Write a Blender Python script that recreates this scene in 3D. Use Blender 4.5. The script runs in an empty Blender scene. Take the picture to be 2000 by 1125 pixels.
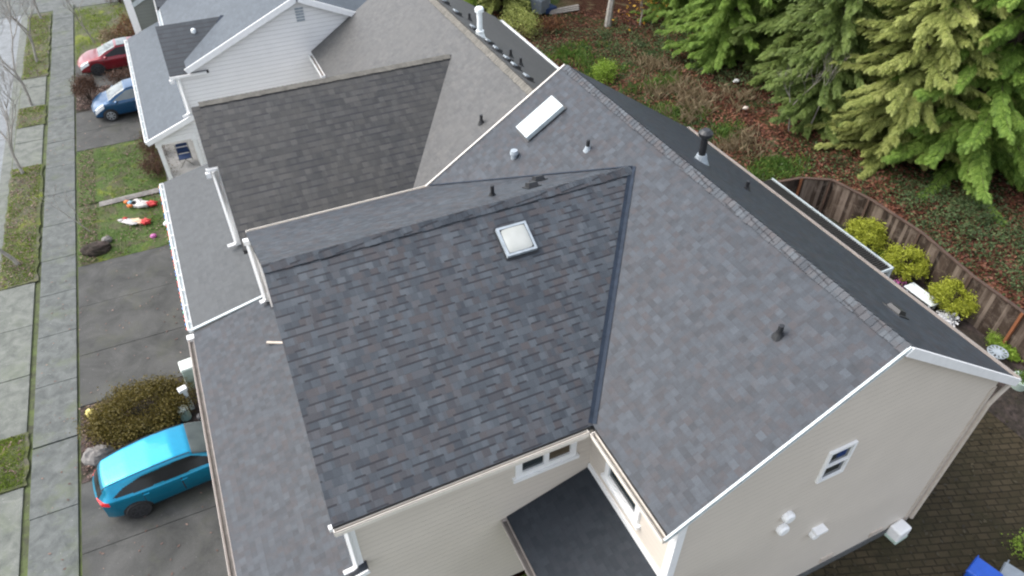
import bpy, math, random
import numpy as np
from mathutils import Vector, Matrix
random.seed(7); RNG = np.random.default_rng(7)
S = bpy.context.scene
COL = S.collection
R = math.radians
# ------------------------------------------------------------------ camera
H = 18.0
YAW, PITCH, ROLL, FPX = R(24.708), R(41.51), R(-0.307), 1394.98     # focal length in pixels of a 2000 px wide frame
cyw, syw = math.cos(YAW), math.sin(YAW)
fwd = Vector((syw*math.cos(PITCH), cyw*math.cos(PITCH), -math.sin(PITCH)))
rgt0 = Vector((cyw, -syw, 0)); up0 = rgt0.cross(fwd)
rgt = rgt0*math.cos(ROLL) + up0*math.sin(ROLL); up = -rgt0*math.sin(ROLL) + up0*math.cos(ROLL)
cam = bpy.data.cameras.new('camera'); camo = bpy.data.objects.new('camera', cam); COL.objects.link(camo)
cam.sensor_width = 36; cam.lens = 36*FPX/2000; cam.clip_end = 2000; cam.clip_start = 0.1
camo.matrix_world = Matrix(((rgt.x, up.x, -fwd.x, 0), (rgt.y, up.y, -fwd.y, 0), (rgt.z, up.z, -fwd.z, H), (0, 0, 0, 1)))
S.camera = camo
# ------------------------------------------------------------------ world, sun, exposure
SUN_EL, SUN_AZ = R(48), R(-58)          # azimuth clockwise from +Y: the light comes from the street side
w = bpy.data.worlds.new('World'); S.world = w; w.use_nodes = True
nt = w.node_tree; bg = nt.nodes['Background']
sky = nt.nodes.new('ShaderNodeTexSky'); sky.sky_type = 'NISHITA'; sky.sun_disc = False
sky.sun_elevation = SUN_EL; sky.sun_rotation = SUN_AZ; sky.air_density = 1.0; sky.dust_density = 3.0; sky.ozone_density = 1.0
hs = nt.nodes.new('ShaderNodeHueSaturation'); hs.inputs['Saturation'].default_value = 0.42
nt.links.new(sky.outputs[0], hs.inputs['Color']); nt.links.new(hs.outputs[0], bg.inputs[0]); bg.inputs[1].default_value = 0.15
sl = bpy.data.lights.new('sun', 'SUN'); so = bpy.data.objects.new('sun', sl); COL.objects.link(so)
sl.energy = 0.7; sl.angle = R(60); sl.color = (1, 0.97, 0.93)
sd = Vector((math.sin(SUN_AZ)*math.cos(SUN_EL), math.cos(SUN_AZ)*math.cos(SUN_EL), math.sin(SUN_EL)))
so.rotation_euler = sd.to_track_quat('Z', 'Y').to_euler(); so.location = (-30, 20, 60)
S.view_settings.view_transform = 'Standard'; S.view_settings.look = 'None'; S.view_settings.gamma = 1
S.view_settings.exposure = 1.52
S.render.engine = 'CYCLES'; S.cycles.filter_width = 2.2; S.cycles.max_bounces = 6; S.cycles.transparent_max_bounces = 8

def G(x, y, z=0.0):                      # where the sight line of a photo pixel meets the height z
    d = rgt*((x-1000)/FPX) - up*((y-562.5)/FPX) + fwd
    t = (z-H)/d.z
    return Vector((d.x*t, d.y*t, z))
# ------------------------------------------------------------------ materials
MATS = {}
class NT:
    def __init__(s, name):
        s.m = bpy.data.materials.new(name); s.m.use_nodes = True; s.t = s.m.node_tree
        s.b = s.t.nodes['Principled BSDF']; MATS[name] = s.m
    def n(s, typ, **kw):
        o = s.t.nodes.new('ShaderNode'+typ)
        for k, v in kw.items(): setattr(o, k, v)
        return o
    def l(s, a, b): s.t.links.new(a, b)
    def math(s, op, a, b=None, c=None):
        o = s.n('Math', operation=op)
        for i, v in enumerate((a, b, c)):
            if v is None: continue
            if isinstance(v, (int, float)): o.inputs[i].default_value = v
            else: s.l(v, o.inputs[i])
        return o.outputs[0]
    def mix(s, f, a, b, blend='MIX'):
        o = s.n('Mix', data_type='RGBA', blend_type=blend)
        for i, v in ((0, f), (6, a), (7, b)):
            if isinstance(v, (int, float)): o.inputs[i].default_value = v
            elif isinstance(v, tuple): o.inputs[i].default_value = v if len(v) == 4 else v+(1,)
            else: s.l(v, o.inputs[i])
        return o.outputs[2]
    def noise(s, scale, detail=4, rough=.6, vec=None, dist=0):
        o = s.n('TexNoise'); o.inputs['Scale'].default_value = scale; o.inputs['Detail'].default_value = detail
        o.inputs['Roughness'].default_value = rough; o.inputs['Distortion'].default_value = dist
        if vec is not None: s.l(vec, o.inputs['Vector'])
        return o.outputs[0]
    def ramp(s, f, stops, interp='LINEAR'):
        o = s.n('ValToRGB'); o.color_ramp.interpolation = interp
        e = o.color_ramp.elements
        while len(e) < len(stops): e.new(.5)
        for i, (p, c) in enumerate(stops): e[i].position = p; e[i].color = c if len(c) == 4 else c+(1,)
        s.l(f, o.inputs[0]); return o.outputs[0]
    def obj(s): return s.n('TexCoord').outputs['Object']
    def pos(s): return s.n('NewGeometry').outputs['Position']
    def bump(s, h, dist=.01, strength=1):
        o = s.n('Bump'); o.inputs['Distance'].default_value = dist; o.inputs['Strength'].default_value = strength
        s.l(h, o.inputs['Height']); s.l(o.outputs[0], s.b.inputs['Normal'])
    def fin(s, col=None, rough=.7, spec=.5, metal=0, coat=0):
        if col is not None:
            if isinstance(col, tuple): s.b.inputs['Base Color'].default_value = col+(1,) if len(col) == 3 else col
            else: s.l(col, s.b.inputs['Base Color'])
        if isinstance(rough, (int, float)): s.b.inputs['Roughness'].default_value = rough
        else: s.l(rough, s.b.inputs['Roughness'])
        s.b.inputs['Specular IOR Level'].default_value = spec; s.b.inputs['Metallic'].default_value = metal
        s.b.inputs['Coat Weight'].default_value = coat; s.b.inputs['Coat Roughness'].default_value = .05
        return s.m
def worn(name, c, rough=.6, var=.12, scale=6, spec=.5, metal=0, coat=0):
    t = NT(name); f = t.noise(scale, 5, .65, t.pos())
    a = tuple(max(0, x*(1-var)) for x in c); b = tuple(min(1, x*(1+var)) for x in c)
    return t.fin(t.mix(t.ramp(f, [(.3, (0,0,0)), (.7, (1,1,1))]), a, b), rough, spec, metal, coat)
def shingle(name, tones, edge=.45, course=.143, tabw=.27, blotch=None, rough=.57, spec=.38, soft=0.35, band=1.0, cont=.05, mott=0.0):
    t = NT(name); uv = t.n('TexCoord').outputs['UV']; sp = t.n('SeparateXYZ'); t.l(uv, sp.inputs[0])
    u, v = sp.outputs[0], sp.outputs[1]
    vr = t.math('DIVIDE', v, course); row = t.math('FLOOR', vr); fv = t.math('FRACT', vr)
    wn = t.n('TexWhiteNoise', noise_dimensions='1D'); t.l(row, wn.inputs['W'])
    uu = t.math('ADD', u, t.math('MULTIPLY', wn.outputs[0], 3.7))
    def tab(width, off, zz):
        k = t.math('FLOOR', t.math('DIVIDE', t.math('ADD', uu, off), width))
        cb = t.n('CombineXYZ'); t.l(k, cb.inputs[0]); t.l(row, cb.inputs[1]); cb.inputs[2].default_value = zz
        o = t.n('TexWhiteNoise', noise_dimensions='3D'); t.l(cb.outputs[0], o.inputs[0]); return o.outputs[0]
    t1 = tab(tabw, 0, 1); t2 = tab(tabw*1.2, .11, 2); t3 = tab(tabw*.8, .3, 3)
    n = len(tones); col = t.ramp(t1, [(i/n, c) for i, c in enumerate(tones)], 'CONSTANT')
    col2 = t.ramp(t3, [(i/n, c) for i, c in enumerate(tones)], 'CONSTANT')
    col = t.mix(.4, col, col2)
    big = t.noise(.9, 4, .6, uv); col = t.mix(soft, col, t.ramp(big, [(.35, tones[0]), (.65, tones[1])]))
    if mott:
        mn = t.noise(3.6, 5, .75, uv, .4); mc = t.ramp(mn, [(.33, tones[5 % n]), (.46, tones[0]), (.55, tones[1]), (.68, tones[4 % n])])
        rn = t.noise(2.1, 5, .7, t.obj(), .6); mc = t.mix(t.ramp(rn, [(.53, (0,0,0)), (.64, (.75,.75,.75))]), mc, tones[3])
        col = t.mix(mott, col, mc)
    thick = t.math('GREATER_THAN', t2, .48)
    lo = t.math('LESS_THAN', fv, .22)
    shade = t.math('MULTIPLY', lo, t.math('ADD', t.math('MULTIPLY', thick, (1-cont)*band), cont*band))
    col = t.mix(t.math('MULTIPLY', shade, 1-edge), col, (.012, .013, .017))  # dark butt band: printed shadow line plus tab-gap shade painted into the colour
    gr = t.noise(55, 2, .7, uv); col = t.mix(.35, col, t.ramp(gr, [(.3, (.25,.25,.25)), (.75, (.9,.9,.9))]), 'OVERLAY')
    if blotch:
        bn = t.noise(.55, 6, .7, t.pos()); col = t.mix(t.ramp(bn, [(.45, (0,0,0)), (.7, (.75,.75,.75))]), col, blotch)
    h = t.math('ADD', t.math('MULTIPLY', thick, .5), t.math('MULTIPLY', t.math('SUBTRACT', 1, fv), .7))
    h = t.math('ADD', h, t.math('MULTIPLY', gr, .25)); t.bump(h, .012, .9*max(band, .25))
    return t.fin(col, rough, spec)
T1 = [(.037,.043,.050), (.058,.066,.074), (.025,.030,.036), (.058,.047,.045), (.076,.084,.091), (.019,.023,.029), (.047,.038,.037), (.050,.057,.064)]
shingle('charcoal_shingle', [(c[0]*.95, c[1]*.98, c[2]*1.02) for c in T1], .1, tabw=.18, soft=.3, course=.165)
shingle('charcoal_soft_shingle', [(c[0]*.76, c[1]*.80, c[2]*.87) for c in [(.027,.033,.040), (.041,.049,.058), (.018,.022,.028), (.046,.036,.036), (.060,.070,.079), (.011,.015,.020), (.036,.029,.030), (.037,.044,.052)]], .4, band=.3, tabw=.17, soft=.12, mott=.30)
T2 = [(.030,.030,.030), (.043,.043,.042), (.018,.019,.019), (.052,.050,.047), (.023,.024,.024), (.035,.034,.032)]
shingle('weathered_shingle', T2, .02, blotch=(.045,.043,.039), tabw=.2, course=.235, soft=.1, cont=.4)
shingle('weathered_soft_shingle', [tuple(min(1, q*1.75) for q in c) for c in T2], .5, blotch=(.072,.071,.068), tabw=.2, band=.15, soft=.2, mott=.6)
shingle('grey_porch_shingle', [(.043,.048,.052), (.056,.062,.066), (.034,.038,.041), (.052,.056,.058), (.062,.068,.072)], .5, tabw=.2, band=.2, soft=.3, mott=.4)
T3 = [(.043,.056,.070), (.056,.071,.087), (.034,.045,.057), (.064,.080,.097), (.038,.050,.063)]
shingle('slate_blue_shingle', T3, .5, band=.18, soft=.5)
T4 = [(.019,.024,.030), (.028,.034,.041), (.013,.017,.022), (.023,.026,.032)]
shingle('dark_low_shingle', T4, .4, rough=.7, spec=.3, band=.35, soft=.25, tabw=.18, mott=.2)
def siding(name, c, lap=.18, depth=.35):
    t = NT(name); p = t.pos(); sp = t.n('SeparateXYZ'); t.l(p, sp.inputs[0])
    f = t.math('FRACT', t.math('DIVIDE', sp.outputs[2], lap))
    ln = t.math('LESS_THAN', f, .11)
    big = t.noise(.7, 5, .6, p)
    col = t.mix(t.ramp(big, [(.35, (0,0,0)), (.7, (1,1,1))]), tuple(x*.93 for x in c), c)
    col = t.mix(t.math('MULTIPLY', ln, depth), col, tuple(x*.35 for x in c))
    t.bump(t.math('ADD', t.math('SUBTRACT', 1, f), t.math('MULTIPLY', t.noise(30, 2, .5, p), .06)), .016, .8); return t.fin(col, .6, .35)
siding('beige_siding', (.60,.54,.465), depth=.16)
siding('white_siding', (.78,.775,.76), depth=.35)
siding('sage_siding', (.17,.185,.165))
worn('white_trim', (.80,.80,.79), .45, .05)
worn('cream_gutter', (.66,.61,.54), .45, .07)
worn('tan_gutter', (.40,.355,.32), .45, .10)
worn('gutter_silt', (.20,.18,.16), .9, .25, 5)
worn('gutter_dirt', (.018,.017,.015), .9, .4, 20)
worn('pale_flashing', (.42,.47,.48), .4, .15)
worn('valley_metal', (.018,.026,.040), .75, .25, spec=.2)
worn('black_metal', (.018,.019,.021), .45, .3)
worn('grey_metal', (.30,.34,.37), .4, .2)
worn('white_pipe', (.72,.76,.76), .4, .08)
worn('foundation', (.085,.088,.088), .9, .35, 14)
worn('tan_vent', (.48,.42,.36), .6, .1)
t = NT('glass_dark'); t.fin(t.mix(t.noise(3, 3, .5, t.pos()), (.015,.02,.022), (.04,.05,.052)), .04, .6)
t = NT('glass_brown'); t.fin(t.mix(t.noise(3, 3, .5, t.pos()), (.07,.055,.035), (.12,.09,.055)), .06, .6)
t = NT('skylight_dome'); t.fin(t.mix(t.ramp(t.noise(1.6, 3, .5, t.pos()), [(.35, (0,0,0)), (.65, (1,1,1))]), (.30,.31,.285), (.40,.41,.385)), .3, .5)
t = NT('skylight_glass'); t.fin(t.mix(t.noise(2, 3, .5, t.pos()), (.28,.44,.40), (.38,.55,.50)), .18, .4)
def slab(name, c1, c2, moss=None, rough=.8, spec=.35, scale=2.5, speck=(.45,.45,.42)):
    t = NT(name); p = t.pos()
    a = t.noise(scale, 6, .65, p, .6); col = t.mix(t.ramp(a, [(.32, (0,0,0)), (.68, (1,1,1))]), c1, c2)
    g = t.noise(60, 3, .8, p); col = t.mix(.45, col, t.ramp(g, [(.3, (.2,.2,.2)), (.7, (.85,.85,.85))]), 'OVERLAY')
    vo = t.n('TexVoronoi'); vo.inputs['Scale'].default_value = 5.5; t.l(p, vo.inputs['Vector'])
    col = t.mix(t.math('MULTIPLY', t.math('LESS_THAN', vo.outputs['Distance'], .06), .55), col, speck)
    if moss:
        m = t.noise(.8, 6, .7, p); col = t.mix(t.ramp(m, [(.52, (0,0,0)), (.72, (.6,.6,.6))]), col, moss)
    t.bump(g, .004, .6); return t.fin(col, rough, spec)
slab('sidewalk_concrete', (0.062, 0.069, 0.066), (0.126, 0.135, 0.129), (.10,.12,.06))
slab('apron_concrete', (0.08, 0.089, 0.078), (0.158, 0.166, 0.148), (.13,.15,.10))
slab('drive_aggregate', (0.032, 0.033, 0.031), (0.074, 0.074, 0.07), (.065,.068,.045), scale=1.0, speck=(.2,.2,.2))
slab('road_concrete', (0.135, 0.145, 0.15), (0.21, 0.225, 0.235), None)
slab('porch_concrete', (.26,.26,.25), (.34,.34,.33), None)
slab('joint_soil', (.035,.035,.022), (.075,.10,.03), (.12,.17,.03), scale=3)
def lawn(name, greens, brown, yellow, bs=.5):
    t = NT(name); p = t.pos()
    a = t.noise(7, 6, .75, p); col = t.ramp(a, [(.3, greens[0]), (.5, greens[1]), (.7, greens[2])])
    m = t.noise(1.1, 6, .7, p, .4); col = t.mix(t.ramp(m, [(bs, (0,0,0)), (bs+.12, (.85,.85,.85))]), col, brown)
    y = t.noise(.9, 5, .65, t.n('Mapping').outputs[0] if 0 else p, 1.2); col = t.mix(t.ramp(y, [(.54, (0,0,0)), (.68, (.8,.8,.8))]), col, yellow)
    t.bump(t.noise(22, 4, .8, p), .06, .9); return t.fin(col, .9, .2)
lawn('lawn_green', [(.032,.055,.016), (.070,.112,.030), (.12,.165,.048)], (.095,.085,.055), (.15,.18,.022), .48)
lawn('verge_turf', [(.050,.060,.026), (.085,.10,.038), (.13,.15,.06)], (.125,.115,.095), (.17,.20,.02), .48)
lawn('side_yard_turf', [(.016,.014,.009), (.032,.027,.015), (.062,.049,.025)], (.016,.015,.013), (.035,.042,.014), .5)
t = NT('mossy_pavers'); p = t.pos(); mp = t.n('Mapping'); mp.inputs['Rotation'].default_value = (0,0,.35); t.l(p, mp.inputs[0])
br = t.n('TexBrick'); br.inputs['Scale'].default_value = 1.0; br.inputs['Brick Width'].default_value = .34; br.inputs['Row Height'].default_value = .20; br.inputs['Mortar Size'].default_value = .028; br.inputs['Mortar Smooth'].default_value = .6
br.inputs['Color1'].default_value = (.040,.031,.017,1); br.inputs['Color2'].default_value = (.058,.045,.026,1); br.inputs['Mortar'].default_value = (.021,.017,.010,1); t.l(mp.outputs[0], br.inputs['Vector'])
mo = t.noise(.5, 6, .7, p, .5); col = t.mix(t.ramp(mo, [(.42, (0,0,0)), (.66, (.9,.9,.9))]), br.outputs[0], t.ramp(t.noise(5, 6, .75, p), [(.3, (.018,.016,.010)), (.7, (.040,.036,.017))]))
t.bump(br.outputs['Fac'], -.012, .8); t.fin(col, .9, .2)
lawn('bed_soil', [(.02,.017,.014), (.04,.033,.027), (.075,.055,.045)], (.10,.075,.07), (.03,.035,.015), .5)
t = NT('forest_floor'); p = t.pos()
a = t.noise(9, 7, .8, p); litter = t.ramp(a, [(.28, (.012,.007,.005)), (.45, (.042,.020,.013)), (.6, (.080,.036,.022)), (.75, (.15,.105,.07))])
gg = t.noise(14, 6, .8, p); green = t.ramp(gg, [(.3, (.012,.022,.008)), (.55, (.045,.075,.022)), (.75, (.10,.14,.045))])
z1 = t.noise(.16, 6, .62, p, .8); col = t.mix(t.ramp(z1, [(.47, (0,0,0)), (.58, (1,1,1))]), litter, green)
z2 = t.noise(.3, 5, .6, t.math('ADD', t.math('MULTIPLY', 1, 1), 0) if 0 else p, 2.0)
col = t.mix(t.ramp(z2, [(.56, (0,0,0)), (.66, (.8,.8,.8))]), col, t.ramp(a, [(.3, (.06,.05,.025)), (.7, (.24,.20,.12))]))
t.bump(a, .12, 1); t.fin(col, .95, .1)
def foliage(name, c0, c1, c2, trans=.35, clump=1.2):
    t = NT(name); g = t.n('NewGeometry')
    f = t.math('ADD', t.math('MULTIPLY', g.outputs['Random Per Island'], .5), t.math('MULTIPLY', t.noise(clump, 3, .6, g.outputs['Position']), .75))
    col = t.ramp(f, [(.25, c0), (.6, c1), (.95, c2)])
    t.fin(col, .6, .3)
    tr = t.n('BsdfTranslucent'); t.l(col, tr.inputs[0]); mx = t.n('MixShader'); mx.inputs[0].default_value = trans
    t.l(t.b.outputs[0], mx.inputs[1]); t.l(tr.outputs[0], mx.inputs[2])
    t.l(mx.outputs[0], t.t.nodes['Material Output'].inputs[0]); return t.m
foliage('cedar_yellow', (0.115, 0.15, 0.032), (0.27, 0.31, 0.08), (0.45, 0.47, 0.16), .35, .5)
foliage('cedar_green', (0.055, 0.11, 0.018), (0.155, 0.26, 0.042), (0.29, 0.4, 0.085), .35, .5)
foliage('cedar_dark', (0.05, 0.082, 0.018), (0.13, 0.19, 0.042), (0.23, 0.29, 0.085), .3, .5)
foliage('yellow_shrub', (0.14, 0.16, 0.012), (0.3, 0.33, 0.03), (0.5, 0.53, 0.08), .3, 4)
foliage('lime_shrub', (.10,.17,.02), (.22,.34,.04), (.36,.48,.09), .4, 4)
foliage('olive_shrub', (0.036, 0.03, 0.006), (0.1, 0.08, 0.015), (0.18, 0.14, 0.032), .25, 2.5)
foliage('brown_shrub', (.030,.016,.010), (.072,.036,.022), (.14,.075,.045), .2, 3)
foliage('russet_shrub', (.05,.022,.012), (.13,.055,.025), (.24,.12,.05), .2, 3)
foliage('ivy_leaves', (0.022, 0.042, 0.014), (0.06, 0.095, 0.034), (0.14, 0.18, 0.075), .3, 1.0)
foliage('grass_blades', (0.04, 0.085, 0.016), (0.085, 0.165, 0.03), (0.18, 0.24, 0.052), .3, .9)
foliage('moss_blades', (0.075, 0.12, 0.014), (0.155, 0.235, 0.026), (0.26, 0.32, 0.055), .3, .8)
foliage('dry_grass', (.10,.075,.04), (.22,.17,.10), (.36,.29,.19), .3, 1.2)
foliage('leaf_litter', (0.045, 0.017, 0.011), (0.12, 0.042, 0.024), (0.24, 0.11, 0.065), .2, .7)
foliage('yard_litter', (0.02, 0.016, 0.009), (0.036, 0.029, 0.016), (0.07, 0.056, 0.03), .1, .8)
foliage('front_litter', (.05,.03,.025), (.13,.08,.065), (.30,.21,.17), .2, 1.5)
foliage('yellow_leaves', (.35,.17,.02), (.55,.30,.04), (.7,.45,.08), .3, 3)
foliage('white_petals', (.6,.6,.6), (.75,.75,.76), (.85,.85,.85), .2, 5)
foliage('pink_petals', (.45,.08,.3), (.6,.15,.42), (.75,.4,.6), .2, 5)
worn('grey_bark', (.27,.245,.215), .9, .3, 8)
worn('pale_bark', (.30,.28,.25), .85, .3, 6)
worn('conifer_bark', (.075,.055,.042), .95, .3, 8)
t = NT('fence_wood'); p = t.pos(); wv = t.noise(2.3, 6, .75, p, .5)
mp = t.n('Mapping'); mp.inputs['Scale'].default_value = (7, 7, .6); t.l(p, mp.inputs[0]); st = t.noise(1.0, 5, .7, mp.outputs[0])
rnd = t.n('NewGeometry').outputs['Random Per Island']
col = t.ramp(t.math('ADD', t.math('MULTIPLY', st, .6), t.math('MULTIPLY', rnd, .4)), [(.25, (.017,.012,.009)), (.5, (.060,.042,.031)), (.75, (.19,.15,.12))])
t.fin(t.mix(t.ramp(wv, [(.5, (0,0,0)), (.72, (.5,.5,.5))]), col, (.27,.22,.18)), .9, .2)
worn('cedar_post', (.21,.075,.03), .85, .25, 5)
worn('rail_wood', (.066,.040,.028), .9, .35, 3)
worn('rock_grey', (.17,.16,.15), .9, .35, 4)
worn('utility_green', (.42,.52,.45), .55, .08)
worn('utility_top', (.62,.68,.62), .5, .06)
worn('blue_bin', (.010,.075,.42), .4, .12)
worn('grey_bin', (.20,.23,.26), .5, .12)
worn('yellow_plastic', (.62,.52,.16), .5, .1)
worn('red_fabric', (.42,.03,.03), .7, .35, 7)
worn('white_fabric', (.55,.53,.51), .7, .25, 7)
worn('tan_fabric', (.68,.48,.32), .65, .12, 9)
worn('orange_fabric', (.70,.20,.05), .6, .1)
worn('sky_fabric', (.30,.52,.62), .6, .1)
worn('black_fabric', (.02,.02,.022), .8, .3)
worn('blue_fabric', (.008,.028,.09), .7, .2)
worn('teal_paint', (.0,.225,.37), .3, .05, coat=.6, spec=.5, metal=.75)
worn('blue_paint', (.006,.062,.15), .3, .06, coat=.6, metal=.4)
worn('red_paint', (.19,.008,.016), .3, .06, coat=.6, metal=.4)
worn('tyre', (.018,.018,.019), .85, .2, 20)
worn('alloy', (.42,.44,.46), .35, .1, metal=.6)
worn('dark_alloy', (.05,.052,.056), .4, .2, metal=.5)
worn('car_plastic', (.018,.018,.02), .6, .2)
t = NT('car_glass'); t.fin(t.mix(t.noise(2, 2, .5, t.pos()), (.010,.011,.012), (.022,.024,.025)), .12, .25)
t = NT('windscreen'); t.fin(t.mix(t.noise(2.5, 2, .5, t.pos()), (.06,.075,.078), (.15,.175,.172)), .06, 1.0)
worn('lamp_red', (.60,.012,.02), .2, .05, coat=.6)
worn('lamp_clear', (.62,.64,.65), .15, .06, coat=.6)
worn('lamp_amber', (.7,.25,.06), .2, .06)
for nm, c in (('bulb_red', (.75,.16,.14)), ('bulb_green', (.2,.62,.40)), ('bulb_blue', (.20,.33,.72)), ('bulb_orange', (.8,.42,.22))): worn(nm, c, .3, .05)
M = MATS
# ------------------------------------------------------------------ mesh helpers
ORG = {}
def col_link(o): COL.objects.link(o); return o
class MB:
    def __init__(s): s.v = []; s.f = []; s.mi = []; s.smooth = False; s.uv = None
    def add(s, vs, fs, mi=0):
        b = len(s.v); s.v += [tuple(v) for v in vs]
        for f in fs: s.f.append(tuple(i+b for i in f)); s.mi.append(mi)
        return s
    def box(s, c, size, rz=0, mi=0, taper=1.0, axes=None):
        hx, hy, hz = size[0]/2, size[1]/2, size[2]/2; vs = []
        for dz in (-1, 1):
            k = taper if dz > 0 else 1
            for dx, dy in ((-1,-1), (1,-1), (1,1), (-1,1)):
                x, y = dx*hx*k, dy*hy*k
                if axes: vs.append(tuple(Vector(c)+axes[0]*x+axes[1]*y+axes[2]*(dz*hz)))
                else: vs.append((c[0]+x*math.cos(rz)-y*math.sin(rz), c[1]+x*math.sin(rz)+y*math.cos(rz), c[2]+dz*hz))
        return s.add(vs, [(3,2,1,0), (4,5,6,7), (0,1,5,4), (1,2,6,5), (2,3,7,6), (3,0,4,7)], mi)
    def b2(s, lo, hi, mi=0):
        return s.box(((lo[0]+hi[0])/2, (lo[1]+hi[1])/2, (lo[2]+hi[2])/2), (hi[0]-lo[0], hi[1]-lo[1], hi[2]-lo[2]), 0, mi)
    def beam(s, a, b, wd, ht, mi=0, upv=(0,0,1)):       # bar from a to b; wd sideways, ht along up
        a, b = Vector(a), Vector(b); d = (b-a); L = d.length; d.normalize()
        sd = d.cross(Vector(upv)).normalized(); u = sd.cross(d).normalized()
        return s.box((a+b)/2, (L, wd, ht), 0, mi, 1, (d, sd, u))
    def prism(s, poly, dz, mi=0, mside=None):            # polygon (ccw from above), extruded down by dz
        n = len(poly); vs = [tuple(p) for p in poly]+[(p[0], p[1], p[2]-dz) for p in poly]
        s.add(vs, [tuple(range(n))], mi)
        b = len(s.v)-2*n; ms = mi if mside is None else mside
        s.f.append(tuple(b+i for i in range(2*n-1, n-1, -1))); s.mi.append(ms)
        for i in range(n):
            j = (i+1) % n; s.f.append((b+i, b+n+i, b+n+j, b+j)); s.mi.append(ms)
        return s
    def tube(s, pts, rad, n=8, mi=0, cap=True):
        pts = [Vector(p) for p in pts]; m = len(pts)
        if isinstance(rad, (int, float)): rad = [rad]*m
        vs = []; ref = None
        for i, p in enumerate(pts):
            d = (pts[min(i+1, m-1)]-pts[max(i-1, 0)]).normalized()
            if ref is None: ref = Vector((1,0,0)) if abs(d.x) < .8 else Vector((0,1,0))
            a = d.cross(ref).normalized(); bb = d.cross(a)
            ref = -(d.cross(a)).cross(d) if False else ref
            for k in range(n):
                th = 2*math.pi*k/n; vs.append(tuple(p+(a*math.cos(th)+bb*math.sin(th))*rad[i]))
        fs = [(i*n+k, i*n+(k+1) % n, (i+1)*n+(k+1) % n, (i+1)*n+k) for i in range(m-1) for k in range(n)]
        if cap: fs += [tuple(range(n-1, -1, -1)), tuple((m-1)*n+k for k in range(n))]
        return s.add(vs, fs, mi)
    def lathe(s, c, prof, n=16, mi=0, axis=None):        # prof [(r,z)]
        c = Vector(c); ax = axis or (Vector((1,0,0)), Vector((0,1,0)), Vector((0,0,1)))
        vs = [tuple(c+ax[0]*(r*math.cos(2*math.pi*k/n))+ax[1]*(r*math.sin(2*math.pi*k/n))+ax[2]*z) for r, z in prof for k in range(n)]
        m = len(prof); fs = [(i*n+k, i*n+(k+1) % n, (i+1)*n+(k+1) % n, (i+1)*n+k) for i in range(m-1) for k in range(n)]
        fs += [tuple(range(n-1, -1, -1)), tuple((m-1)*n+k for k in range(n))]
        return s.add(vs, fs, mi)
    def blob(s, c, r, n=14, m=9, amp=.15, seed=0, mi=0, fr=2.2):
        rr = random.Random(seed); ph = [rr.uniform(0, 6.28) for _ in range(6)]; vs = []; c = Vector(c)
        for i in range(m+1):
            th = math.pi*i/m
            for k in range(n):
                a = 2*math.pi*k/n; d = Vector((math.sin(th)*math.cos(a), math.sin(th)*math.sin(a), math.cos(th)))
                q = 1+amp*(math.sin(fr*d.x*2+ph[0])*math.cos(fr*d.y*2+ph[1])+.6*math.sin(fr*4*d.y+ph[2]+d.z*3)*math.cos(fr*4*d.x+ph[3])+.4*math.sin(fr*7*d.x+ph[4]+5*d.y))
                vs.append((c.x+d.x*r[0]*q, c.y+d.y*r[1]*q, c.z+d.z*r[2]*q))
        fs = [(i*n+k, (i+1)*n+k, (i+1)*n+(k+1) % n, i*n+(k+1) % n) for i in range(m) for k in range(n)]
        return s.add(vs, fs, mi)
    def build(s, name, mats, parent=None, smooth=False, bevel=0):
        if not isinstance(mats, (list, tuple)): mats = [mats]
        mats = [M[x] if isinstance(x, str) else x for x in mats]
        o3 = ORG.get(parent.name, (0,0,0)) if parent else (0,0,0)
        me = bpy.data.meshes.new(name)
        me.from_pydata([(v[0]-o3[0], v[1]-o3[1], v[2]-o3[2]) for v in s.v], [], s.f)
        for mm in mats: me.materials.append(mm)
        me.polygons.foreach_set('material_index', s.mi)
        if smooth: me.polygons.foreach_set('use_smooth', [True]*len(s.f))
        # uv in metres: along the horizontal of each face and up its slope
        uvl = me.uv_layers.new(name='UVMap'); dat = []
        for p in me.polygons:
            nz = p.normal
            h = Vector((0,0,1)).cross(nz)
            h = h.normalized() if h.length > 1e-4 else Vector((1,0,0))
            g = nz.cross(h).normalized()
            for li in p.loop_indices:
                q = me.vertices[me.loops[li].vertex_index].co+Vector(o3); dat += [q.dot(h), q.dot(g)]
        uvl.data.foreach_set('uv', dat)
        me.update(); o = bpy.data.objects.new(name, me); col_link(o)
        if parent: o.parent = parent; ORG[o.name] = o3
        if bevel:
            b = o.modifiers.new('bevel', 'BEVEL'); b.width = bevel; b.segments = 2; b.limit_method = 'ANGLE'
        return o
def thing(name, loc, label, cat, group=None):
    o = bpy.data.objects.new(name, None); col_link(o); o.empty_display_size = .3
    o.location = loc; ORG[o.name] = tuple(loc); return tag(o, label, cat, group)
def tag(o, label=None, cat=None, group=None, kind=None):
    if label: o['label'] = label
    if cat: o['category'] = cat
    if group: o['group'] = group
    if kind: o['kind'] = kind
    return o
def quads(name, V, mats, parent=None, tri=False):          # V: (n,4,3) array of separate quads
    n = len(V); me = bpy.data.meshes.new(name); k = V.shape[1]
    o3 = np.array(ORG.get(parent.name, (0,0,0)) if parent else (0,0,0))
    me.vertices.add(n*k); me.vertices.foreach_set('co', (V-o3).reshape(-1))
    me.loops.add(n*k); me.loops.foreach_set('vertex_index', np.arange(n*k, dtype=np.int32))
    me.polygons.add(n); me.polygons.foreach_set('loop_start', np.arange(0, n*k, k, dtype=np.int32))
    me.update(calc_edges=True); me.materials.append(M[mats]); me.validate()
    o = bpy.data.objects.new(name, me); col_link(o)
    if parent: o.parent = parent; ORG[o.name] = tuple(o3)
    return o
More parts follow.
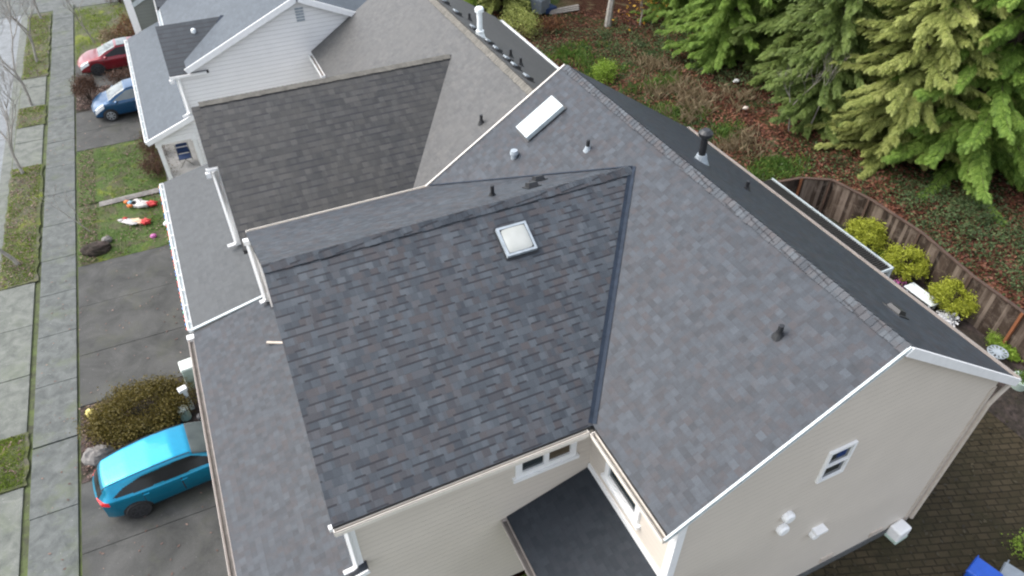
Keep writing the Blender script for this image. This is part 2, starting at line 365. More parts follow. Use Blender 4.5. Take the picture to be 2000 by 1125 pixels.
def leaf_quads(P, size, rng, flat=.0, aspect=.55, curl=None):
    n = len(P); a = rng.normal(size=(n,3)); a[:,2] *= (1-flat); a /= np.linalg.norm(a, axis=1)[:,None]
    b = rng.normal(size=(n,3)); b[:,2] *= (1-flat); b -= a*(a*b).sum(1)[:,None]; b /= np.linalg.norm(b, axis=1)[:,None]
    s = (size*rng.uniform(.6, 1.4, n))[:,None]
    return np.stack([P-a*s*.5, P+b*s*aspect*.5, P+a*s*.5, P-b*s*aspect*.5], 1)
def copy_tree(o, parent=None):
    c = o.copy(); COL.objects.link(c)
    if parent: c.parent = parent
    for ch in list(o.children): copy_tree(ch, c)
    return c
# ------------------------------------------------------------------ ground, street and yards
def hz_ground(x, y):
    b = -.2 if x < 2 else (-.3 if x > 6 else -.2-.025*(x-2))
    if x > 24: b += .18*math.sin(x*.7+y*.31)*math.cos(y*.55-x*.2)*min(1, (x-24)/4)
    return b
xs = list(np.linspace(-160, -40, 9))+list(np.linspace(-30, 80, 111))+list(np.linspace(95, 260, 9)); ys = list(np.linspace(-60, -20, 5))+list(np.linspace(-15, 110, 110))+list(np.linspace(125, 320, 10))
mb = MB(); nx, ny = len(xs), len(ys)
mb.add([(x, y, hz_ground(x, y)) for y in ys for x in xs], [(j*nx+i, j*nx+i+1, (j+1)*nx+i+1, (j+1)*nx+i) for j in range(ny-1) for i in range(nx-1)])
tag(mb.build('ground', 'forest_floor', smooth=True), kind='structure')
def sheet(name, poly, z, mat, thick=.14):
    mb = MB(); mb.prism([(p[0], p[1], z) for p in poly], thick); return tag(mb.build(name, mat), kind='structure')
def rect(x0, x1, y0, y1): return [(x0,y0), (x1,y0), (x1,y1), (x0,y1)]
sheet('road', rect(-24, -9.75, -20, 140), -.12, 'road_concrete')
mb = MB()
for y in np.arange(-20, 140, 3.0): mb.b2((-9.745, y, -.25), (-9.32, y+2.985, -.105))
tag(mb.build('gutter_strip', 'apron_concrete'), kind='structure')
sheet('street_soil', rect(-9.3, -1.0, -20, 57.8), -.06, 'joint_soil')
SWJ = sorted({round(15.33-2.62*k, 2) for k in range(-1, 13)} | {15.33, 17.98, 20.59, 23.13, 25.54, 27.84} | {round(27.84+2.55*k, 2) for k in range(1, 13)})
mb = MB()
for y0, y1 in zip(SWJ[:-1], SWJ[1:]):
    if y1-y0 > .5: mb.b2((-7.80+random.uniform(-.015, .015), y0+.012, -.14), (-6.56, y1-.012, random.uniform(-.006, .006)))
tag(mb.build('sidewalk', 'sidewalk_concrete', bevel=.01), kind='structure')
VERGE = [(16.62, 18.75, 'v'), (26.62, 36.05, 'v'), (40.35, 42.7, 'v'), (46.6, 57.3, 'v')]
ap = MB(); vg = MB(); last = -18
for a, b, _ in VERGE:
    if a > last:
        ys_ = list(np.arange(last, a, 2.63)); ys_ = [y for y in ys_ if a-y > .8]+[a]
        for y0, y1 in zip(ys_[:-1], ys_[1:]): ap.b2((-9.25, y0+.012, -.14), (-8.0, y1-.012, random.uniform(-.012, 0)))
    n = int((b-a)*3)+2; m = 6
    vs = [(-9.27+1.36*i/m+(.0 if 0 < i < m else random.uniform(-.05, .05)), a+(b-a)*j/n, .012+(.03*random.random() if 0 < i < m else 0)) for j in range(n+1) for i in range(m+1)]
    vg.add(vs, [(j*(m+1)+i, j*(m+1)+i+1, (j+1)*(m+1)+i+1, (j+1)*(m+1)+i) for j in range(n) for i in range(m)]); last = b
tag(ap.build('driveway_apron', 'apron_concrete', bevel=.01), kind='structure'); tag(vg.build('verge', 'verge_turf', smooth=True), kind='structure')
def bumpy(name, x0, x1, y0, y1, z, mat, amp=.04, skew=0.0, cut=None):
    mb = MB(); n = max(3, int((y1-y0)*3)); m = max(3, int((x1-x0)*3))
    vs = [(x0+(x1-x0)*i/m, y0+(y1-y0)*j/n+skew*(i/m), z+(amp*random.random() if 0 < i < m and 0 < j < n else -.02)) for j in range(n+1) for i in range(m+1)]
    mb.add(vs, [(j*(m+1)+i, j*(m+1)+i+1, (j+1)*(m+1)+i+1, (j+1)*(m+1)+i) for j in range(n) for i in range(m)])
    return tag(mb.build(name, mat, smooth=True), kind='structure')
def drive(x0, x1, y0, y1, joints):
    mb = MB(); ys_ = [y0]+joints+[y1]
    for a, b in zip(ys_[:-1], ys_[1:]): mb.b2((x0, a+.01, -.13), (x1, b-.01, random.uniform(-.012, -.004)))
    return tag(mb.build('driveway', 'drive_aggregate'), kind='structure')
drive(-6.48, .04, 3, 16.0, [5.8, 9.0, 13.6])
drive(-6.48, .0, 19.15, 26.9, [21.6, 24.3])
drive(-6.48, -.9, 36.6, 40.95, [38.6])
drive(-6.48, -2.0, 43.7, 47.5, [])
bumpy('planting_bed', -6.48, .0, 16.02, 19.13, .0, 'bed_soil', .07)
bumpy('front_lawn', -6.48, .0, 26.92, 31.0, .0, 'lawn_green')
bumpy('front_lawn', -6.48, -.9, 31.5, 36.58, .0, 'lawn_green')
bumpy('lawn_border', -5.6, -.4, 31.02, 31.42, .03, 'rock_grey', .06, skew=.2)
bumpy('planting_bed', -6.48, -.9, 40.97, 43.68, .0, 'bed_soil', .06)
bumpy('front_lawn', -6.48, -2.5, 47.52, 57.0, .0, 'verge_turf')
sheet('cross_road', rect(-24, 10, 58, 66), -.1, 'sidewalk_concrete', .1)
bumpy('side_yard', 6, 22.5, -12, 17.0, -.29, 'mossy_pavers', .02)
bumpy('side_lawn', .06, 5.99, -6, 8.15, -.12, 'lawn_green')
bumpy('flower_bed', 20.0, 23.4, 3, 17.2, -.25, 'bed_soil', .08)
# ------------------------------------------------------------------ houses
def slopes(name, polys, mat, parent, thick=.14):
    mb = MB()
    for p in polys: mb.prism(p, thick, 0, 1)
    return mb.build(name, [mat, 'black_metal'], parent)
def ridge_caps(a, b, sl, sr, mat, parent, step=.145, half=.17, name='ridge_cap'):   # a->b along ridge; sl/sr drop per metre each side
    a, b = Vector(a), Vector(b); d = b-a; L = d.length; d.normalize(); sd = Vector((d.y, -d.x, 0)).normalized(); mb = MB(); n = int(L/step)
    for i in range(n):
        p = a+d*(i*step); q = a+d*(i*step+step*1.25); lift = .026; lo = .012; hw = half*random.uniform(.94, 1.06)
        vs = []
        for c, z in ((p, lift), (q, lo)):
            vs += [c+sd*hw+Vector((0,0,z-hw*sr)), c+Vector((0,0,z+.012)), c-sd*hw+Vector((0,0,z-hw*sl))]
        vs += [vs[0]-Vector((0,0,.02)), vs[1]-Vector((0,0,.02)), vs[2]-Vector((0,0,.02))]
        mb.add(vs, [(0,3,4,1), (1,4,5,2), (0,1,7,6), (1,2,8,7)])
    return mb.build(name, mat, parent)
def gutter(a, b, out, parent, mat='cream_gutter', wd=.13, ht=.12, name='gutter', brackets=False, inner=None, lip=.022):
    a, b, out = Vector(a), Vector(b), Vector(out); d = (b-a).normalized(); z = Vector((0,0,1)); mb = MB()
    def bar(o1, z1, w_, h_, mi):
        p = a+out*o1+z*z1; q = b+out*o1+z*z1; mb.box((p+q)/2, ((q-p).length, w_, h_), 0, mi, 1, (d, out, z))
    bar(wd, -ht/2, lip, ht, 0); bar(wd*.5, -ht+.012, wd-.02, .024, 1); bar(.006, -ht/2-.004, .012, ht-.01, 0)
    bar(wd+.012, -.008, .03, .016, 0)
    for e in (a, b): mb.box(e+out*wd*.5+z*(-ht/2), (.02, wd, ht), 0, 0, 1, (d, out, z))
    if brackets:
        L = (b-a).length
        for i in range(int(L/.8)): mb.box(a+d*(.4+.8*i)+out*wd*.5+z*.0, (.03, wd*1.5, .012), 0, 0, 1, (d, out, z))
    return mb.build(name, [mat, inner or 'gutter_silt'], parent)
def window(parent, c, w_, h_, nrm, along, glass=('glass_dark', 'glass_dark'), split='v', trim=.10, sill=True):
    # frame centred on c; nrm outward; along = horizontal direction on the wall
    c, n, a, z = Vector(c), Vector(nrm), Vector(along), Vector((0,0,1)); ax = (a, n, z)
    f = MB()
    for s in (-1, 1):
        f.box(c+a*s*(w_/2-trim/2)+n*.03, (trim, .06, h_), 0, 0, 1, ax)
        f.box(c+z*s*(h_/2-trim/2)+n*.031, (w_-2*trim, .058, trim), 0, 0, 1, ax)
    if split == 'v': f.box(c+n*.029, (trim*.8, .055, h_-2*trim), 0, 0, 1, ax)
    elif split == 'h': f.box(c+n*.029, (w_-2*trim, .055, trim*.8), 0, 0, 1, ax)
    fo = f.build('window', 'white_trim', parent)
    for i, s in enumerate((-1, 1) if split != 'one' else (0,)):
        g = MB()
        if split == 'v': g.box(c+a*s*w_/4+n*.008, (w_/2-trim, .012, h_-2*trim), 0, 0, 1, ax)
        elif split == 'one': g.box(c+n*.008, (w_-2*trim, .012, h_-2*trim), 0, 0, 1, ax)
        else: g.box(c+z*s*h_/4+n*.008, (w_-2*trim, .012, h_/2-trim), 0, 0, 1, ax)
        g.build('pane', glass[i], fo)
    if sill:
        s_ = MB(); s_.box(c-z*(h_/2+.05)+n*.05, (w_+.14, .10, .10), 0, 0, 1, ax); s_.build('sill', 'white_trim', fo)
    return fo
def vent_pipe(parent, p, r=.045, h=.4, mat='black_metal', name='vent_pipe', flash=True):
    m = MB(); m.lathe(p, [(r, -.15), (r, h), (r*.6, h+.004)], 10); o = m.build(name, mat, parent)
    if flash:
        m = MB(); m.lathe(p, [(r*2.4, -.06), (r*1.5, .05), (r*1.25, .09)], 12); m.build('flashing', 'grey_metal' if flash == 2 else 'black_metal', o)
    return o
def box_vent(parent, p, ax, mat='black_metal', sz=(.28, .28, .12), name='roof_vent'):
    m = MB(); m.box(Vector(p)+ax[2]*sz[2]/2, sz, 0, 0, .8, ax); m.box(Vector(p)+ax[2]*.012, (sz[0]*1.35, sz[1]*1.35, .02), 0, 0, 1, ax)
    return m.build(name, mat, parent)
def plane_axes(nrm):
    n = Vector(nrm).normalized(); h = Vector((0,0,1)).cross(n).normalized(); g = n.cross(h).normalized(); return (h, g, n)
def skylight(parent, c, ax, w_, h_, glass, curb, thick, dome):
    c = Vector(c); f = MB(); fw = .055
    f.box(c+ax[2]*thick/2, (w_-2*fw-.004, h_-2*fw-.004, thick*.9), 0, 1, 1, ax)
    for s in (-1, 1):
        f.box(c+ax[0]*s*(w_/2-fw/2)+ax[2]*thick/2, (fw, h_, thick), 0, 0, 1, ax)
        f.box(c+ax[1]*s*(h_/2-fw/2)+ax[2]*(thick/2-.001), (w_-2*fw, fw, thick-.002), 0, 0, 1, ax)
    fo = f.build('skylight', [curb, 'black_metal'], parent)
    g = MB()
    if dome:
        n = 10; vs = []
        for j in range(n+1):
            for i in range(n+1):
                u, v = i/n*2-1, j/n*2-1; q = (1-u**4)*(1-v**4)
                vs.append(c+ax[0]*u*(w_/2-fw)+ax[1]*v*(h_/2-fw)+ax[2]*(thick-.01+.035*q))
        g.add(vs, [(j*(n+1)+i, j*(n+1)+i+1, (j+1)*(n+1)+i+1, (j+1)*(n+1)+i) for j in range(n) for i in range(n)]); g.build('dome', glass, fo, smooth=True)
    else:
        g.box(c+ax[2]*(thick-.012), (w_-2*fw, h_-2*fw, .016), 0, 0, 1, ax); g.build('pane', glass, fo)
    fl = MB()
    for s in (-1, 1):
        fl.box(c+ax[0]*s*(w_/2+.02)+ax[2]*.014, (.04, h_+.08, .02), 0, 0, 1, ax)
        fl.box(c+ax[1]*s*(h_/2+.03)+ax[2]*.012, (w_, .06, .02), 0, 0, 1, ax)
    fl.build('flashing', 'black_metal', fo)
    return fo
def downspout(parent, x, y, z0, z1, kick, mat='white_trim', wd=.085):
    m = MB(); k = Vector(kick)
    m.tube([(x, y, z1), (x, y, z0+.12), (x+k.x*.1, y+k.y*.1, z0+.05), (x+k.x*.3, y+k.y*.3, z0+.03)], wd*.62, 4); return m.build('downspout', mat, parent)
def wall_poly(mb, pts, mi=0): mb.add(pts, [tuple(range(len(pts)))], mi)

# ---- the near house
h1 = thing('house', (7, 11, 0), 'beige two storey house with charcoal shingle roof and two skylights, nearest to the camera', 'house')
SM = .648; SW = .494
def zmain(x): return 6.0+SM*(x-5.38)
def zrear(x): return 8.94-.654*(x-9.92)
mr = slopes('main_roof', [[(5.38,4.93,6.0), (9.92,4.93,8.942), (9.92,17.66,8.942), (5.38,17.66,6.0)][::-1] if 0 else [(5.38,4.93,6.0), (9.92,4.93,8.942), (9.92,17.66,8.942), (5.38,17.66,6.0)],
     [(9.92,4.93,8.942), (14.80,4.93,zrear(14.8)), (14.80,17.66,zrear(14.8)), (9.92,17.66,8.942)]], 'charcoal_soft_shingle', h1)
ridge_caps((9.92,4.93,8.95), (9.92,17.66,8.95), .648, .654, 'charcoal_shingle', mr)
WZ = 8.44; WY = 12.66; xr = 5.38+(WZ-6)/SM
NY = WY-(WZ-6)/SW; FY = WY+(WZ-6)/SW
wr = slopes('wing_roof', [[(-.13,NY-.02,5.99), (5.38,NY-.02,5.99), (xr,WY,WZ), (.06,WY,WZ)], [(.06,WY,WZ), (xr,WY,WZ), (5.38,FY,6.0), (-.07,FY,6.0)]], 'charcoal_shingle', h1)
ridge_caps((.05,WY,WZ+.01), (xr-.05,WY,WZ+.01), SW, SW, 'charcoal_shingle', wr, half=.19)
vf = MB()
for s, yv in ((1, NY), (-1, FY)):
    lo, hi = Vector((5.38, yv, 6.02)), Vector((xr, WY, WZ+.02)); dr = (hi-lo).normalized()
    wdir = Vector((-1, 0, 0)); wdm = .09 if s > 0 else .03
    nw = Vector((0, -SW*s, 1)).normalized(); nm = Vector((-SM, 0, 1)).normalized()
    aw = dr.cross(nw).normalized()*(-1 if s > 0 else 1); am = dr.cross(nm).normalized()*(1 if s > 0 else -1)
    if aw.x > 0: aw = -aw
    if am.x < 0: am = -am
    vf.add([lo, hi, hi+aw*wdm, lo+aw*wdm], [(0,1,2,3)]); vf.add([lo, hi, hi+am*wdm, lo+am*wdm], [(0,1,2,3)])
vf.build('valley_flashing', 'valley_metal', wr)
# rake boards, fascia
rk = MB()
rk.beam((5.30,4.915,5.93), (9.93,4.915,8.93), .045, .10); 
rk.build('rake_board', 'pale_flashing', mr)
rk = MB(); rk.beam((9.90,4.90,8.86), (14.86,4.90,zrear(14.86)-.085), .05, .20); rk.build('rake_board', 'white_trim', mr)
rk = MB(); rk.beam((5.32,4.955,5.80), (9.92,4.955,8.79), .03, .16); rk.build('rake_board', 'white_trim', mr)
rk = MB(); rk.beam((-.04,NY,5.80), (.10,WY,WZ-.19), .03, .12); rk.beam((.0,FY,5.80), (.10,WY,WZ-.19), .03, .12); rk.build('rake_board', 'white_trim', wr)
rk = MB(); rk.beam((5.3,17.69,5.93), (9.92,17.69,8.9), .05, .12); rk.build('rake_board', 'cream_gutter', mr)
gutter((5.37,4.93,5.93), (5.37,NY-.15,5.93), (-1,0,0), mr, 'cream_gutter', .10)
gutter((-.12,NY-.03,5.93), (5.24,NY-.03,5.93), (0,-1,0), wr, 'cream_gutter', .085, inner='gutter_dirt', lip=.04)
gutter((-.05,FY+.01,5.95), (5.3,FY+.01,5.95), (0,1,0), wr, 'cream_gutter')
gutter((14.80,4.93,zrear(14.8)-.03), (14.80,17.66,zrear(14.8)-.03), (1,0,0), mr, 'tan_gutter', .12)
# porch roof along the street front
PY0, PY1 = 8.0, 17.74
def zp1(x): return 3.49+.265*x
pr1 = slopes('porch_roof', [[(-2.36,PY0,zp1(-2.36)), (.31,PY0,zp1(.31)), (.31,8.19,zp1(.31)), (.04,8.21,zp1(.04)), (.04,PY1,zp1(.04)), (-2.36,PY1,zp1(-2.36))]], 'charcoal_soft_shingle', h1, .12)
gutter((-2.37,PY0,zp1(-2.37)-.02), (-2.37,PY1-.18,zp1(-2.37)-.02), (-1,0,0), pr1, 'tan_gutter', .13)
rk = MB(); rk.beam((-2.4,7.97,zp1(-2.4)-.07), (.31,7.97,zp1(.31)-.07), .04, .13); rk.build('rake_board', 'white_trim', pr1)
m = MB(); m.box((-2.44,PY1-.13,zp1(-2.4)-.06), (.2,.2,.16)); m.build('gutter_end', 'white_trim', pr1)
# low roof in the inside corner
def zl(x): return 2.96+.322*(x-3.6)
lr = slopes('low_roof', [[(3.6,3.0,zl(3.6)), (5.74,3.0,zl(5.74)), (5.74,8.19,zl(5.74)), (3.6,8.19,zl(3.6))]], 'dark_low_shingle', h1, .12)
gutter((3.59,3.0,2.93), (3.59,8.16,2.93), (-1,0,0), lr, 'tan_gutter', .13)
rk = MB(); rk.b2((5.70,4.97,zl(5.74)+.01), (5.747,8.17,zl(5.74)+.17)); rk.build('flashing_board', 'white_trim', lr)
# walls
wl = MB()
wall_poly(wl, [(5.75,5.05,-.02), (14.35,5.05,-.02), (14.35,5.05,zrear(14.35)-.12), (9.92,5.05,8.80), (5.75,5.05,zmain(5.75)-.12)])
wall_poly(wl, [(5.75,8.2,-.02), (5.75,5.05,-.02), (5.75,5.05,6.1), (5.75,8.2,6.1)])
wall_poly(wl, [(.08,8.2,-.02), (5.75,8.2,-.02), (5.75,8.2,6.1), (.08,8.2,6.1)])
wall_poly(wl, [(.08,17.25,-.02), (.08,8.2,-.02), (.08,8.2,6.1), (.08,WY,8.28), (.08,17.25,6.1)])
wall_poly(wl, [(14.35,17.35,-.02), (5.75,17.35,-.02), (5.75,17.35,6.1), (9.92,17.35,8.8), (14.35,17.35,5.95)])
wall_poly(wl, [(5.75,17.25,-.02), (.08,17.25,-.02), (.08,17.25,6.1), (5.75,17.25,6.1)])
wall_poly(wl, [(14.35,5.05,-.02), (14.35,17.35,-.02), (14.35,17.35,5.95), (14.35,5.05,5.95)])
wl.build('wall', 'beige_siding', h1)
gl = MB(); gl.b2((-1.0,8.5,-.1), (.06,17.2,2.75)); gl.build('garage_front', 'beige_siding', h1)
fn = MB(); fn.b2((5.72,5.02,-.6), (14.38,5.6,-.021)); fn.build('foundation', 'foundation', h1)
cb = MB(); cb.b2((.03,8.17,3.52), (.25,8.199,5.85)); cb.b2((.045,8.2,3.52), (.079,8.36,5.85)); cb.build('corner_board', 'white_trim', h1)
cb = MB(); cb.b2((.0,17.12,3.52), (.078,17.30,5.95)); cb.build('corner_board', 'white_trim', h1)
cb = MB(); cb.b2((5.715,5.015,3.4), (5.90,5.049,5.98)); cb.b2((5.715,5.05,3.95), (5.749,5.2,5.98)); cb.build('corner_board', 'white_trim', h1)
cb = MB(); cb.b2((14.22,5.02,-.02), (14.36,5.049,5.6)); cb.build('corner_board', 'tan_vent', h1)
downspout(h1, .10, 8.10, 3.56, 5.8, (-1, 0, 0))
downspout(h1, -.09, 17.42, 3.55, 5.85, (-.6, 0, 0), wd=.12)
m = MB(); m.box((-.14,8.08,5.38), (.13,.10,.1)); m.build('gutter_elbow', 'white_trim', h1)
m = MB(); m.box((-.12,17.35,5.86), (.17,.16,.13)); m.build('gutter_elbow', 'white_trim', h1)
m = MB(); m.tube([(14.8,4.99,5.55), (14.55,4.98,5.3), (14.42,4.99,5.0), (14.42,4.99,.1)], .055, 6); m.build('downspout', 'tan_vent', h1)
window(h1, (4.57, 8.2, 4.93), 1.50, 1.02, (0,-1,0), (1,0,0), ('glass_dark', 'glass_brown'), 'v', .15)
window(h1, (5.75, 6.82, 4.80), 1.35, 1.06, (-1,0,0), (0,-1,0), ('glass_dark', 'glass_dark'), 'one', .15)
window(h1, (9.61, 5.05, 5.59), .72, 1.05, (0,-1,0), (1,0,0), ('glass_dark', 'glass_dark'), 'h', .07, False)
for z in (4.12, 3.62):
    m = MB(); m.lathe((8.8, 5.049, z), [(.15, 0), (.15, .10), (.12, .15)], 14, 0, (Vector((1,0,0)), Vector((0,0,1)), Vector((0,-1,0)))); m.build('wall_vent', 'white_trim', h1, smooth=False, bevel=.01)
m = MB(); m.lathe((10.12, 5.049, 2.42), [(.12, 0), (.12, .12), (.09, .15)], 12, 0, (Vector((1,0,0)), Vector((0,0,1)), Vector((0,-1,0)))); m.box((10.2,4.96,2.6), (.34,.2,.08)); m.build('hood_vent', 'white_trim', h1)
for x in (11.36, 13.1):
    m = MB()
    for k in range(3): m.box((x, 5.03, .16+.07*k), (.42, .04, .05))
    m.build('crawl_vent', 'tan_vent', h1)
# roof furniture
axW = plane_axes((0,-SW,1)); axF = plane_axes((-SM,0,1)); axB = plane_axes((.654,0,1)); axWf = plane_axes((0,SW,1))
skylight(h1, (5.5, 11.73, 8.44-SW*(WY-11.73)), axW, .74, .74, 'skylight_dome', 'grey_metal', .12, True)
skylight(h1, (8.53, 16.46, zmain(8.53)), axF, .70, 1.36, 'skylight_glass', 'pale_flashing', .15, False)
m = MB(); m.lathe((7.45,16.0,zmain(7.45)), [(.09,-.1), (.09,.12), (.13,.12), (.10,.22)], 12); m.build('roof_vent', 'grey_metal', h1)
vent_pipe(h1, (8.78,14.24,zmain(8.78)), .05, .27, flash=2); vent_pipe(h1, (8.72,6.66,zmain(8.72)), .055, .26)
vent_pipe(h1, (5.78,13.7,WZ-SW*(13.7-WY)), .05, .30)
box_vent(h1, (7.27,14.1,WZ-SW*(14.1-WY)), axWf); box_vent(h1, (6.78,13.5,WZ-SW*(13.5-WY)), axWf)
fl = MB(); fl.lathe((11.37,12.75,zrear(11.37)), [(.095,-.2), (.095,.78)], 14); fo = fl.build('flue_pipe', 'black_metal', h1)
m = MB(); m.lathe((11.37,12.75,zrear(11.37)), [(.15,.72), (.19,.76), (.19,.84), (.10,.92)], 14); m.build('cap', 'black_metal', fo)
m = MB(); m.lathe((11.37,12.75,zrear(11.37)), [(.26,-.16), (.17,.06), (.13,.2)], 14); m.build('flashing', 'grey_metal', fo)
vent_pipe(h1, (12.3,11.83,zrear(12.3)), .05, .25); box_vent(h1, (11.78,6.48,zrear(11.78)), axB, sz=(.34,.34,.1))

# ---- the weathered-roof house beyond
h2 = thing('house', (6, 24, 0), 'house with weathered grey brown shingle roof and coloured lights, between the beige and white houses', 'house')
def z2f(x): return 8.04-.64*(9.1-x)
def z2b(x): return 8.04-.64*(x-9.1)
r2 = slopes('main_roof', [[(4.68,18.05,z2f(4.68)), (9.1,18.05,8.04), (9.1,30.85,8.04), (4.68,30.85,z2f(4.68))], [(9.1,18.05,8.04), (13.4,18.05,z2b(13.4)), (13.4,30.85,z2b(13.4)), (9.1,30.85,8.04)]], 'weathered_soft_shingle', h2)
M_ = worn('ridge_moss', (.13,.122,.105), .9, .35, 3)
ridge_caps((9.1,18.05,8.05), (9.1,30.85,8.05), .64, .64, 'ridge_moss', r2)
W2Z, W2Y, W2S = 7.50, 22.92, .455; x2 = 9.1-(8.04-W2Z)/.64; n2y = W2Y-(W2Z-z2f(4.68))/W2S; f2y = W2Y+(W2Z-z2f(4.68))/W2S
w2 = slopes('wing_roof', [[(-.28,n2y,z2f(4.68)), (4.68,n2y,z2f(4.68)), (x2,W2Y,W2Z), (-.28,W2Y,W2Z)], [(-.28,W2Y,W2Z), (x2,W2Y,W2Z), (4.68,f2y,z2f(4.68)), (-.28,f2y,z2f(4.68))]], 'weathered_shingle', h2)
ridge_caps((-.28,W2Y,W2Z+.01), (x2,W2Y,W2Z+.01), W2S, W2S, 'ridge_moss', w2)
b2y = 20.78; bz = W2Z-.09
bp = slopes('bay_roof', [[(-.53,b2y,bz-W2S*(W2Y-b2y)), (-.279,b2y,bz-W2S*(W2Y-b2y)), (-.279,W2Y,bz), (-.53,W2Y,bz)], [(-.53,W2Y,bz), (-.279,W2Y,bz), (-.279,2*W2Y-b2y,bz-W2S*(W2Y-b2y)), (-.53,2*W2Y-b2y,bz-W2S*(W2Y-b2y))]], 'weathered_shingle', h2, .1)
m = MB(); m.b2((-.50,20.84,3.3), (-.13,25.0,6.25)); m.build('bay_wall', 'white_trim', h2)
ze = bz-W2S*(W2Y-b2y)
gutter((-.62,b2y,ze-.02), (-.18,b2y,ze-.02), (0,-1,0), bp, 'white_trim', .1, .09)
m = MB(); m.box((-.6,b2y-.1,ze-.2), (.14,.13,.16)); m.build('gutter_elbow', 'white_trim', h2)
downspout(h2, -.44, 20.77, 3.45, 6.25, (-1, 0, 0), wd=.11)
rk = MB(); rk.beam((4.6,18.02,z2f(4.6)-.01), (9.12,18.02,8.04), .10, .13); rk.beam((9.1,18.02,8.04), (9.32,18.02,7.9), .10, .13); rk.build('rake_board', 'white_trim', r2)
gutter((13.4,20,z2b(13.4)-.02), (13.4,30.4,z2b(13.4)-.02), (1,0,0), r2, 'white_trim', .14, inner='pale_flashing')
gutter((4.67,28.3,z2f(4.67)-.02), (4.67,30.7,z2f(4.67)-.02), (-1,0,0), r2, 'white_trim', .15)
def zp2(x): return 3.46+.235*x
pr2 = slopes('porch_roof', [[(-2.32,17.88,zp2(-2.32)), (-.13,17.88,zp2(-.13)), (-.13,26.75,zp2(-.13)), (-2.42,26.75,zp2(-2.42))]], 'grey_porch_shingle', h2, .12)
gutter((-2.33,17.9,zp2(-2.33)-.02), (-2.43,26.75,zp2(-2.42)-.02), (-1,0,0), pr2, 'white_trim', .12, brackets=True, inner='pale_flashing')
rk = MB(); rk.beam((-2.36,17.84,zp2(-2.36)+.005), (.03,17.84,zp2(.03)+.005), .09, .05); rk.build('rake_flashing', 'pale_flashing', pr2)
wl = MB()
wl.b2((-.12,18.5,-.1), (5.2,27.3,4.9)); wl.b2((5.15,18.4,-.1), (12.9,30.5,5.2))
wall_poly(wl, [(5.1,18.38,4.8), (13.0,18.38,4.8), (13.0,18.38,5.3), (9.1,18.38,7.85), (5.1,18.38,5.3)]); wall_poly(wl, [(13.0,30.52,4.8), (5.1,30.52,4.8), (5.1,30.52,5.3), (9.1,30.52,7.85), (13.0,30.52,5.3)])
wl.build('wall', 'white_siding', h2)
fl = MB(); fl.lathe((9.64,23.6,z2b(9.64)), [(.10,-.2), (.10,.86)], 14); fo = fl.build('flue_pipe', 'white_pipe', h2)
m = MB(); m.lathe((9.64,23.6,z2b(9.64)), [(.10,.84), (.16,.86), (.16,.97), (.12,1.02)], 14); m.build('cap', 'white_pipe', fo)
m = MB(); m.lathe((9.64,23.6,z2b(9.64)), [(.22,-.12), (.14,.12), (.15,.13), (.15,.19), (.1,.2)], 14); m.build('flashing', 'white_pipe', fo)
ax2 = plane_axes((.64,0,1))
for i, y in enumerate((19.75, 20.7, 21.3, 22.2, 22.9, 24.3, 26.0, 27.3)):
    o = box_vent(h2, (9.72,y,z2b(9.72)), ax2, sz=(.26,.26,.10)); 
    m = MB(); m.box(Vector((9.60,y,z2b(9.60)))+ax2[2]*.08, (.22,.16,.05), 0, 0, 1, ax2); m.build('vent_lid', 'grey_metal', o)
vent_pipe(h2, (10.25,22.28,z2b(10.25)), .05, .27); vent_pipe(h2, (10.3,21.55,z2b(10.3)), .05, .27); vent_pipe(h2, (10.2,26.0,z2b(10.2)), .05, .27)
vent_pipe(h2, (7.58,18.7,z2f(7.58)), .05, .27)

# ---- the white-sided house
h3 = thing('house', (4, 38, 0), 'white sided house with slate blue shingle roof and columned front porch', 'house')
XR3, ZR3, S3 = 4.48, 7.62, .444
def z3(x): return ZR3-S3*abs(x-XR3)
Y3, Y3B = 31.0, 46.0
r3 = slopes('main_roof', [[(-.42,Y3-.25,z3(-.42)), (XR3,Y3-.25,ZR3), (XR3,Y3B,ZR3), (-.42,Y3B,z3(-.42))], [(XR3,Y3-.25,ZR3), (10.,Y3-.25,z3(10)), (10.,Y3B,z3(10)), (XR3,Y3B,ZR3)],
   [(-.85,35.4,z3(-.85)), (-.42,35.4,z3(-.42)), (-.42,Y3B,z3(-.42)), (-.85,Y3B,z3(-.85))]], 'slate_blue_shingle', h3)
rk = MB(); rk.beam((-.45,Y3-.27,z3(-.45)-.10), (XR3,Y3-.27,ZR3-.10), .05, .24); rk.beam((XR3,Y3-.27,ZR3-.10), (10.,Y3-.27,z3(10)-.10), .05, .24); rk.build('rake_board', 'white_trim', r3)
gutter((-.86,35.5,z3(-.86)-.02), (-.86,Y3B,z3(-.86)-.02), (-1,0,0), r3, 'white_trim', .14, inner='pale_flashing')
ridge_caps((XR3,Y3-.25,ZR3), (XR3,Y3B,ZR3), S3, S3, 'slate_blue_shingle', r3)
W3Z, W3Y = 6.35, 33.45; x3 = XR3-(ZR3-W3Z)/S3; W3S = .478; e3 = W3Z-W3S*(W3Y-Y3+.02)
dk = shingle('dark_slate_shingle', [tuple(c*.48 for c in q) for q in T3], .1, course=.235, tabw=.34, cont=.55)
w3 = slopes('wing_roof', [[(-1.12,Y3-.02,e3), (.4,Y3-.02,e3), (.4,Y3-.018,e3), (x3,W3Y,W3Z), (-1.12,W3Y,W3Z)][0:2]+[(x3,W3Y,W3Z), (-1.12,W3Y,W3Z)], [(-1.12,W3Y,W3Z), (x3,W3Y,W3Z), (.4,2*W3Y-Y3,e3), (-1.12,2*W3Y-Y3,e3)]], 'dark_slate_shingle', h3)
